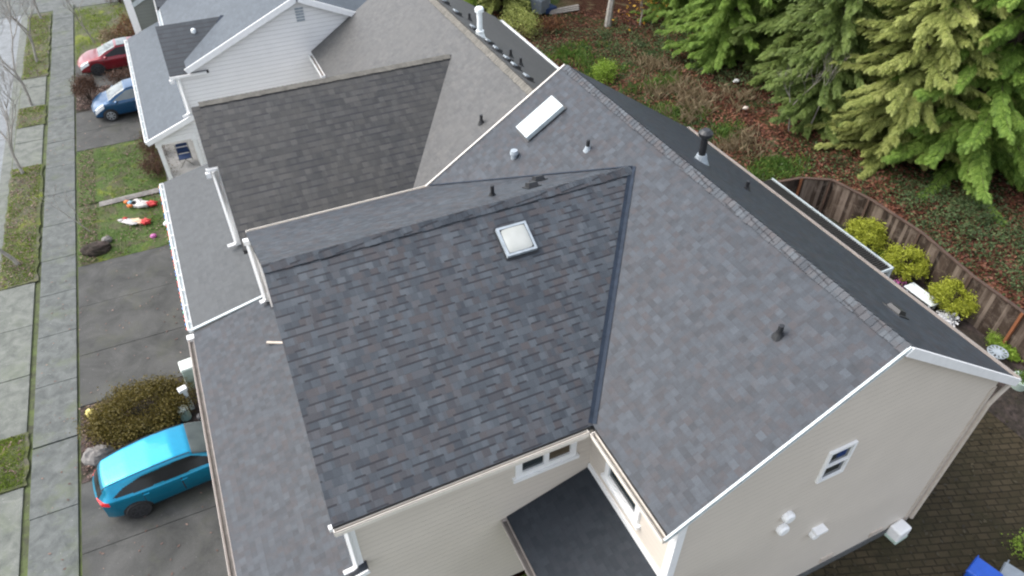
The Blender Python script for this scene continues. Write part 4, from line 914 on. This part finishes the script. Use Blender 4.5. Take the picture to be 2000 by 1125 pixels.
for lb, p, r_, mt, nm in (('white ball shaped garden light on the lawn under the gutter', (-3.0,28.3,.1), .12, 'white_trim', 'garden_light'), ('small white spot light behind the garden light on the lawn', (-2.95,28.75,.08), .09, 'white_trim', 'garden_light'), ('small pink ball at the lawn edge beside the driveway', (-3.6,27.65,.08), .10, 'pink_petals', 'ball')):
    m = MB(); m.blob(p, (r_*1.3, r_, r_), 12, 8, .03, 2); tag(m.build(nm, mt, smooth=True), lb, nm.replace('_', ' '))
# coloured lights on the gutter of the second house
o = thing('light_string', (-2.4, 22, 2.9), 'string of coloured bulbs clipped along the porch gutter of the weathered house', 'string lights')
m = MB(); pts = []; A0, A1 = Vector((-2.48,17.95,zp2(-2.35)-.03)), Vector((-2.58,26.7,zp2(-2.42)-.03))
for i in range(90): q = A0.lerp(A1, i/89); pts.append((q.x, q.y, q.z-.03*abs(math.sin(i*1.57))))
m.tube(pts, .008, 4); m.build('wire', 'white_trim', o)
for i in range(44):
    q = A0.lerp(A1, (i+.5)/44); m = MB(); m.lathe((q.x-.012, q.y, q.z-.05), [(.016,.05), (.036,.02), (.032,-.02), (.006,-.07)], 8)
    m.build('bulb', ('bulb_red', 'bulb_orange', 'bulb_blue', 'bulb_green', 'bulb_red', 'bulb_blue')[(i*5+i//3) % 6], o, smooth=True)
# things lying on the near porch roof
m = MB(); m.lathe((-.05,17.55,zp1(-.05)), [(.10,0), (.12,.05), (.09,.12), (.02,.15)], 12); tag(m.build('vent_cap', 'white_trim', smooth=True), 'loose white cap lying on the porch roof below the wing gable', 'cap')
m = MB(); m.box((-.14,15.62,zp1(-.14)+.02), (.60,.07,.035), R(-28)); tag(m.build('wood_strip', 'tan_vent'), 'tan strip of wood lying on the porch roof', 'wood strip')
# porch chair
o = thing('camping_chair', (-1.7, 33.0, .06), 'blue and black folding camping chair on the porch', 'chair'); cx, cy = -1.7, 33.0
m = MB()
for a, b in (((-.28,-.28), (.28,.28)), ((.28,-.28), (-.28,.28)), ((-.28,.28), (-.28,-.28)), ((.28,.28), (.28,-.28))): m.tube([(cx+a[0],cy+a[1],.08), (cx+b[0],cy+b[1],.52)], .014, 5)
for s in (-1, 1): m.tube([(cx+s*.28,cy+.26,.1), (cx+s*.28,cy+.34,.98)], .014, 5)
m.build('frame', 'black_metal', o)
m = MB(); m.box((cx,cy,.46), (.54,.5,.03)); m.build('seat', 'blue_fabric', o)
m = MB(); m.box((cx,cy+.31,.74), (.54,.03,.5), 0, 0, .9); m.box((cx,cy+.292,.82), (.5,.012,.05), 0, 1); m.build('backrest', ['blue_fabric', 'white_fabric'], o)
# ------------------------------------------------------------------ back garden: fence, patio cover, shrubs, bins
FG = -.3
fp = [G(x, y, FG+1.75) for x, y in ((1500,368), (1513,357), (1565,348), (1625,352), (1700,390), (1800,455), (1900,540), (2000,612))]; fp += [Vector((22.5,5.0,0)), Vector((22.4,1.0,0))]; fp = [Vector((19.2,17.6,0))]+fp[1:]
o = thing('fence', (22.4, 12, FG), 'curved weathered brown board fence behind the flower bed', 'fence')
bd = MB(); rl = MB(); L = 0; k = 0
for a, b in zip(fp[:-1], fp[1:]):
    a, b = Vector((a.x, a.y, 0)), Vector((b.x, b.y, 0)); d = b-a; n = max(1, int(d.length/.145)); d.normalize(); st = (b-a).length/n
    for i in range(n):
        p = a+d*(st*(i+.5)); bd.box((p.x, p.y, FG+.87+random.uniform(-.015, .015)), (st-.006, .022+random.uniform(0, .006), 1.74), math.atan2(d.y, d.x))
    rl.beam((a.x, a.y, FG+1.77), (b.x, b.y, FG+1.77), .13, .045)
    sd_ = Vector((-d.y, d.x, 0)); 
    for z in (.3, 1.45): rl.beam(tuple(a+sd_*.04+Vector((0,0,FG+z))), tuple(b+sd_*.04+Vector((0,0,FG+z))), .05, .09)
    L += (b-a).length
bd.build('boards', 'fence_wood', o); rl.build('rail', 'rail_wood', o)
acc = 0
for a, b in zip(fp[:-1], fp[1:]):
    a, b = Vector((a.x, a.y, 0)), Vector((b.x, b.y, 0)); n = max(1, round((b-a).length/2.4))
    for i in range(n):
        p = a.lerp(b, i/n); k += 1; m = MB(); dd = (b-a).normalized(); ins = Vector((dd.y, -dd.x, 0))*.055; p = p+ins
        m.box((p.x, p.y, FG+.88), (.095, .095, 1.78), math.atan2(dd.y, dd.x)); m.build('post', 'cedar_post' if k in (8, 3) else 'rail_wood', o)
p1 = G(1741, 524, 2.35); p2 = G(1500, 341, 2.35); xo = (p1.x+p2.x)/2
o = thing('patio_cover', (17, 14, FG), 'patio cover with dark slats and pale frame along the rear of the beige house', 'patio cover')
m = MB(); m.b2((xo-.05, p1.y, 2.30), (xo, 17.6, 2.40)); m.b2((14.4, p1.y-.05, 2.30), (xo, p1.y-.001, 2.40)); m.build('frame', 'pale_flashing', o)
m = MB(); y = p1.y+.05
while y < 17.55: m.b2((14.42, y, 2.30), (xo-.075, y+.05, 2.37)); y += .095
m.build('slats', 'gutter_dirt', o)
for x, y in ((xo-.05, p1.y+.02), (xo-.05, 14.3), (xo-.05, 17.5)): m = MB(); m.box((x, y, .98), (.10,.10,2.56)); m.build('post', 'pale_flashing', o)
m = MB(); m.b2((14.36, 10.5, -.3), (19.4, 17.6, -.18)); tag(m.build('patio', 'drive_aggregate'), kind='structure')
SG = 'round yellow shrubs along the fence'
for i, (px, py, s, lb) in enumerate(((1690,460,.78,'round golden yellow shrub at the fence, next to the patio cover corner'), (1768,514,.78,'round yellow shrub in the middle of the three by the fence'), (1862,580,.78,'round yellow green shrub nearest to the bright cedar fence post'))):
    c = G(px, py, .45); shrub('yellow_shrub', lb, 'shrub', (c.x, c.y, .42), (s, s, s*.86), 'yellow_shrub', 9000, .075, SG, 60+i, clumps=90, spread=.16, shell=.86)
c = G(1952, 665, 0); shrub('shrub', 'small lime yellow shrub in the bed near the right edge', 'shrub', (c.x, c.y, -.02), (.36,.36,.3), 'lime_shrub', 1400, .06, seed=71)
c = G(1975, 682, 0); shrub('shrub', 'low bright green plant beside the small lime shrub', 'plant', (c.x, c.y, -.08), (.42,.42,.24), 'lime_shrub', 900, .12, seed=72)
c = G(1722, 497, 0); shrub('shrub', 'small green plant between the first two yellow shrubs', 'plant', (c.x, c.y, -.1), (.35,.35,.25), 'lime_shrub', 700, .09, seed=73)
c = G(1765, 550, 0); shrub('flower', 'pink flowers in the bed at the roof edge', 'flowers', (c.x-.2, c.y, -.05), (.32,.22,.2), 'pink_petals', 160, .08, seed=74)
c = G(1852, 622, 0); shrub('flower', 'white flowering plant at the roof edge', 'flowers', (c.x-.1, c.y, -.02), (.42,.34,.28), 'white_petals', 500, .11, seed=75)
c = G(1655, 415, 0); shrub('flower', 'small white flowers by the patio cover', 'flowers', (c.x, c.y, -.1), (.25,.25,.2), 'white_petals', 120, .08, seed=76)
c = G(1800, 582, -.05); o = thing('garden_bench', (c.x, c.y, FG), 'pale slatted garden bench at the roof edge between yellow shrubs', 'bench'); m = MB()
for k in range(4): m.box((c.x-.28+.13*k, c.y, .16), (.11, 1.25, .03))
m.build('seat', 'white_pipe', o)
for sx in (-.22, .12):
    for sy in (-.5, .5): m = MB(); m.box((c.x+sx, c.y+sy, -.08), (.06,.06,.46)); m.build('leg', 'white_pipe', o)
c = G(1946, 692, .1); o = thing('garden_table', (c.x, c.y, FG), 'pale metal garden table at the roof edge near the right border', 'table'); m = MB()
m.lathe((c.x, c.y, .2), [(.16,.0), (.16,.03), (.15,.03)], 16); 
for q in range(12):
    a = q*math.pi/6; m.beam((c.x+.15*math.cos(a), c.y+.15*math.sin(a), .215), (c.x+.30*math.cos(a), c.y+.30*math.sin(a), .215), .06, .02)
m.tube([(c.x+.31*math.cos(q*math.pi/10), c.y+.31*math.sin(q*math.pi/10), .21) for q in range(21)], .022, 6); m.build('top', 'grey_metal', o)
for q in range(3): a = q*2.09; m = MB(); m.tube([(c.x+.1*math.cos(a), c.y+.1*math.sin(a), .2), (c.x+.28*math.cos(a), c.y+.28*math.sin(a), -.28)], .02, 6); m.build('leg', 'grey_metal', o)
c = G(1997, 742, .1); o = thing('planter', (c.x, c.y, FG), 'round pale planter with green plant at the right edge', 'planter'); m = MB(); m.lathe((c.x, c.y, FG), [(.22,0), (.3,.4), (.33,.42), (.33,.47), (.27,.47)], 18); m.build('pot', 'utility_green', o)
quads('plant', clumpy((c.x, c.y, .22), (.26,.26,.2), 500, .07, np.random.default_rng(77)), 'grass_blades', o)
def bin_(label, x, y, mat, rz, h=1.05):
    o = thing('wheeled_bin', (x, y, FG), label, 'bin'); z = FG
    m = MB(); m.box((x, y, z+h*.46), (.5,.56,h*.86), rz, 0, 1.12); m.build('body', mat, o, bevel=.03)
    m = MB(); m.box((x, y, z+h*.94), (.62,.70,.09), rz, 0, .9); m.build('lid', mat, o, bevel=.025)
    m = MB(); m.tube([(x-.2*math.cos(rz)-.36*math.sin(rz)*-1, y-.2*math.sin(rz)-.36*math.cos(rz)*-1, z+h*.9), (x+.2*math.cos(rz)+.36*math.sin(rz), y+.2*math.sin(rz)+.36*math.cos(rz), z+h*.9)], .02, 6); m.build('handle', mat, o)
    for s in (-1, 1): m = MB(); m.lathe((x+s*.22*math.cos(rz), y+s*.22*math.sin(rz)+.25, z+.1), [(.1,-.02), (.1,.03)], 12, 0, (Vector((0,1,0)), Vector((0,0,1)), Vector((1,0,0)))); m.build('wheel', 'tyre', o)
c = G(1925, 1118, .72); bin_('blue wheeled bin at the bottom edge of the side yard', c.x, c.y, 'blue_bin', R(15))
c = G(1985, 1128, .68); bin_('grey wheeled bin beside the blue one at the bottom edge', c.x, c.y, 'grey_bin', R(20), 1.0)
c = G(1750, 1030, .0); o = thing('meter_box', (c.x, c.y-.1, FG), 'white box with teal base at the rear corner of the beige house', 'box'); m = MB(); m.box((c.x, c.y-.1, .0), (.48,.36,.42), .08); m.build('housing', 'white_trim', o, bevel=.05); m = MB(); m.box((c.x, c.y-.1, -.25), (.5,.38,.12), .08); m.build('base', 'utility_green', o, bevel=.02)
shrub('shrub', 'small yellow green bush at the right edge above the bins', 'shrub', (G(1998,1080).x+.2, G(1998,1080).y, .1), (.45,.45,.4), 'lime_shrub', 900, .07, seed=79)
# ------------------------------------------------------------------ forest edge
def gz(x, y): return hz_ground(x, y)
CG = 'big conifers at the forest edge'
protos = {}
def conifer(px, py, h, r, kind, rz, lab, seed, xy=None, sc=1.0):
    mat = ('cedar_yellow', 'cedar_green', 'cedar_dark')[kind]; g_ = G(px, py, -.3) if xy is None else Vector((xy[0], xy[1], -.3))
    if kind not in protos:
        o = thing('cedar_tree', (0,0,0), lab, 'tree', CG); conifer_parts(seed, 16, 4.6, o, mat, 310, 32, .48, .52); protos[kind] = o
    else: o = copy_tree(protos[kind]); tag(o, lab, 'tree', CG)
    o.location = (g_.x, g_.y, gz(g_.x, g_.y)); o.rotation_euler = (0,0,rz); o.scale = (r/4.6, r/4.6, h/16); return o
conifer(1870, 318, 17, 4.8, 1, .4, 'huge bright green cedar with drooping sprays at the right edge', 101)
conifer(1735, 300, 15, 3.6, 0, 1.9, 'yellow green cedar left of the huge bright green one', 102)
conifer(1590, 235, 15, 3.2, 2, 1.1, 'darker green cedar with dead branches between the two lighter cedars', 103)
conifer(1415, 110, 15, 3.8, 1, 3.3, 'green cedar at the left side of the cedar row', 104)
conifer(1320, 30, 15, 3.0, 1, 5.0, 'slim green cedar behind the brambles at the top edge', 105)
conifer(1500, 110, 17, 3.8, 2, 2.5, 'dark cedar behind the gap in the cedar row', 106)
conifer(1650, 90, 18, 4.6, 2, .7, 'tall dark cedar behind the yellow green one', 107)
conifer(2000, 215, 18, 5.0, 1, 4.4, 'tall green cedar behind the huge one at the right border', 108)
conifer(1960, 60, 19, 5.2, 2, 5.6, 'dark cedar deep in the forest at the upper right corner', 109)
conifer(1010, 10, 9, 2.6, 0, .9, 'pale green cedar at the top edge beyond the white flue', 110, xy=(20.2, 45.2))
conifer(0, 0, 12, 3.2, 1, 2.0, 'green cedar at the top edge beyond the grey bin', 111, xy=(25.0, 49.0))
for k, (x, y) in enumerate(((32.5,28.5), (33.5,22.5), (38,34), (44,24), (46,38), (36,44), (30,54), (40,54), (52,30))): conifer(0, 0, 17+k % 3, 5, (2,1,1,2,1,2,2,1,2)[k], k*1.3, 'dark cedar deep in the forest behind the front row', 120, xy=(x, y))
# birch, saplings, shrubs
g_ = G(1187, 52, -.3); o = thing('birch_tree', (g_.x, g_.y, -.3), 'white barked tree trunk standing in the clearing', 'tree'); ORG[o.name] = (0,0,0)
bare_tree_parts(31, 12, o, .24, (.02,.02), levels=4, mat='pale_bark')
for i, (px, py, h, ln, lb) in enumerate(((1578,265,5.5,(.05,.05),'pale leafless sapling with forked stem in front of the dark cedar'), (1542,258,5.0,(-.25,.1),'thin arching leafless sapling left of the forked one'), (1655,270,2.6,(.1,0),'short bare stem at the foot of the yellow green cedar'), (1500,60,7.0,(-.3,-.2),'leafless grey branches spreading in front of the cedars'))):
    g_ = G(px, py, -.3); o = thing('bare_sapling', (g_.x, g_.y, gz(g_.x, g_.y)), lb, 'sapling'); ORG[o.name] = (0,0,0); bare_tree_parts(41+i, h, o, .05, ln, levels=5 if i == 3 else 4, mat='grey_bark', spread=.5)
g_ = G(1250, 55, -.3); o = thing('autumn_sapling', (g_.x, g_.y, -.3), 'thin sapling with last yellow leaves by the white trunk', 'tree'); ORG[o.name] = (0,0,0); bare_tree_parts(51, 4.2, o, .05, (0,0), levels=4, mat='grey_bark')
quads('leaves', leaf_quads(np.array([0,0,1.9])+RNG.normal(size=(110,3))*np.array([.8,.8,.75]), .19, RNG), 'yellow_leaves', o)
def back_shrub(px, py, r, mat, lab, seed, n=2600, size=.1):
    g_ = G(px, py, -.1); return shrub('shrub', lab, 'shrub', (g_.x, g_.y, r[2]*.5-.3), r, mat, n, size, seed=seed)
back_shrub(1180, 150, (.75,.75,.75), 'lime_shrub', 'bright lime bush beside the roof peak of the beige house', 81, 3000, .09)
back_shrub(925, 10, (.8,.8,.9), 'lime_shrub', 'bright green bush at the top edge behind the white flue', 82)
back_shrub(1015, 60, (1.2,1.5,1.2), 'cedar_yellow', 'pale green bush beside the grey bin in the clearing', 83, 4000)
back_shrub(1060, 55, (1.6,.8,.5), 'russet_shrub', 'pile of rust brown cuttings in front of the grey bin', 84, 2500)
# under-storey: counted as cover, not as plants
rng = np.random.default_rng(90)
def patch(plist, n, mat, size, name, hh=.35, kind='leaf', wd=.02):
    out = []
    for px, py, rx, ry in plist:
        c = G(px, py, -.3); k = int(n*rx*ry/4)
        cl = rng.normal(size=(max(4, k//40), 2))*np.array([rx, ry])*.5; q = cl[rng.integers(0, len(cl), k)]+rng.normal(size=(k,2))*.28
        P = np.stack([c.x+q[:,0], c.y+q[:,1], np.full(k, -.3)], 1)
        hgt = hh*np.exp(-((q[:,0]/rx)**2+(q[:,1]/ry)**2)*.6)*rng.uniform(.1, 1, k)
        P[:,2] = np.array([gz(a, b) for a, b in P[:,:2]])+(hgt if kind == 'leaf' else 0)
        out.append(leaf_quads(P, size, rng, .5) if kind == 'leaf' else blades(P, hh, wd, rng))
    return tag(quads(name, np.concatenate(out), mat), kind='stuff')
patch([(1130,75,4,2.2), (1230,80,4,2.2), (1330,85,3.5,2.2), (1400,125,3,3), (1290,110,3,1.6), (1470,165,2.2,1.8), (1440,150,2,1.6), (1380,60,3,3), (1190,110,2,1.2), (1700,400,1.6,2.2), (1760,400,2.2,2.5), (1850,430,2.4,3.2), (1940,480,2.4,3.2), (1900,400,2.5,3), (1980,540,2,3), (1640,330,1.2,1.2), (1800,470,1.2,2.5)], 620, 'ivy_leaves', .115, 'ivy_cover', .45)
patch([(1270,130,1.6,1.0), (1320,185,1.8,1.2), (1390,200,1.6,1.3), (1440,295,1.0,1.0), (1355,215,1.4,.9), (1460,280,.8,.9), (1040,70,1.3,.9)], 900, 'dry_grass', .12, 'dry_grass', .42, 'blade', .013)
patch([(1110,110,2.2,1.6), (1160,140,1.5,1.3), (1320,225,1.5,1.0), (1410,265,1.2,.8), (1490,325,1.5,1.0), (1540,335,1.5,.8), (1290,165,1.5,1.0), (1470,340,1,.8)], 1300, 'grass_blades', .1, 'wild_grass', .28, 'blade', .02)
n = 60000; a = rng.random((n,2)); px = 900+1100*a[:,0]; py = 20+620*a[:,1]**1.15
P = np.array([G(x, y, -.28) for x, y in zip(px, py)]); P = P[(P[:,0] > 14.9) & ((P[:,0] > 23.4) | (P[:,1] > 18.4))]; P[:,2] = np.array([gz(x, y) for x, y in P[:,:2]])+.02+rng.random(len(P))*.05
tag(quads('leaf_litter', leaf_quads(P, .17, rng, .72, .6), 'leaf_litter'), kind='stuff')
n = 40000; a = rng.random((n,2)); px = 900+1100*a[:,0]; py = 30+620*a[:,1]**1.1
P = np.array([G(x, y, -.28) for x, y in zip(px, py)]); P = P[(P[:,0] > 14.9) & ((P[:,0] > 23.4) | (P[:,1] > 18.4))]
kp = np.sin(P[:,0]*.9+1.3*np.sin(P[:,1]*.5))+np.sin(P[:,1]*.8-P[:,0]*.35)+rng.normal(size=len(P))*.5 > .15; P = P[kp]
P[:,2] = np.array([gz(x, y) for x, y in P[:,:2]])+.03+rng.random(len(P))*.16
tag(quads('low_brambles', leaf_quads(P, .14, rng, .45), 'ivy_leaves'), kind='stuff')
n = 1500; P = np.stack([rng.uniform(8, 22, n), rng.uniform(-2, 12, n), np.full(n, -.22)], 1); P = P[(P[:,0] > 14.5) | (P[:,1] < 4.9)]
tag(quads('yard_leaves', leaf_quads(P, .12, rng, .9), 'yard_litter'), kind='stuff')
# clearing clutter
c = G(1055, 28, -.3); o = thing('garden_cart', (c.x, c.y, -.3), 'grey plastic garden cart with slanted lid in the clearing', 'cart'); m = MB(); m.box((c.x, c.y, .35), (.9,.75,.95), .5, 0, 1.25); m.build('body', 'grey_bin', o, bevel=.04)
m = MB(); m.box((c.x-.1, c.y+.05, .88), (.8,.95,.1), .5); m.build('lid', 'grey_metal', o, bevel=.03); m = MB(); m.tube([(c.x, c.y+.4, .8), (c.x+.2, c.y+1.0, 1.3), (c.x+.05, c.y+1.5, 1.7)], .04, 6); m.build('handle', 'grey_metal', o)
c = G(1066, 17, -.3); m = MB(); m.lathe((c.x, c.y, -.3), [(.26,0), (.3,.55), (.24,.6)], 14); tag(m.build('bucket', 'white_trim'), 'white bucket beside the grey garden cart', 'bucket')
c = G(1100, 24, -.3); o = thing('plank_stack', (c.x, c.y, -.3), 'stack of weathered planks right of the grey cart', 'planks')
for k in range(3): m = MB(); m.box((c.x+.1*k, c.y-.15+.16*k, -.2+.06*k), (2.2,.22,.05), -.05+.04*k); m.build('plank', 'grey_bark', o)
m = MB(); m.box((c.x-.9, c.y+.5, -.1), (1.0,.8,.4), .2); tag(m.build('tarp_bundle', 'blue_fabric', bevel=.1), 'dark blue tarp bundle between the grey cart and the planks', 'tarp')
for lb, px, py, r_ in (('white scrap of litter in the brambles', 1437, 162, .16), ('pale stone in the red leaf litter', 1455, 215, .14)):
    c = G(px, py, -.25); m = MB(); m.blob((c.x, c.y, -.12), (r_*1.3, r_, r_*.6), 10, 7, .15, 3); tag(m.build('scrap' if 'scrap' in lb else 'stone', 'white_trim' if 'scrap' in lb else 'tan_vent', smooth=True), lb, 'litter' if 'scrap' in lb else 'stone')
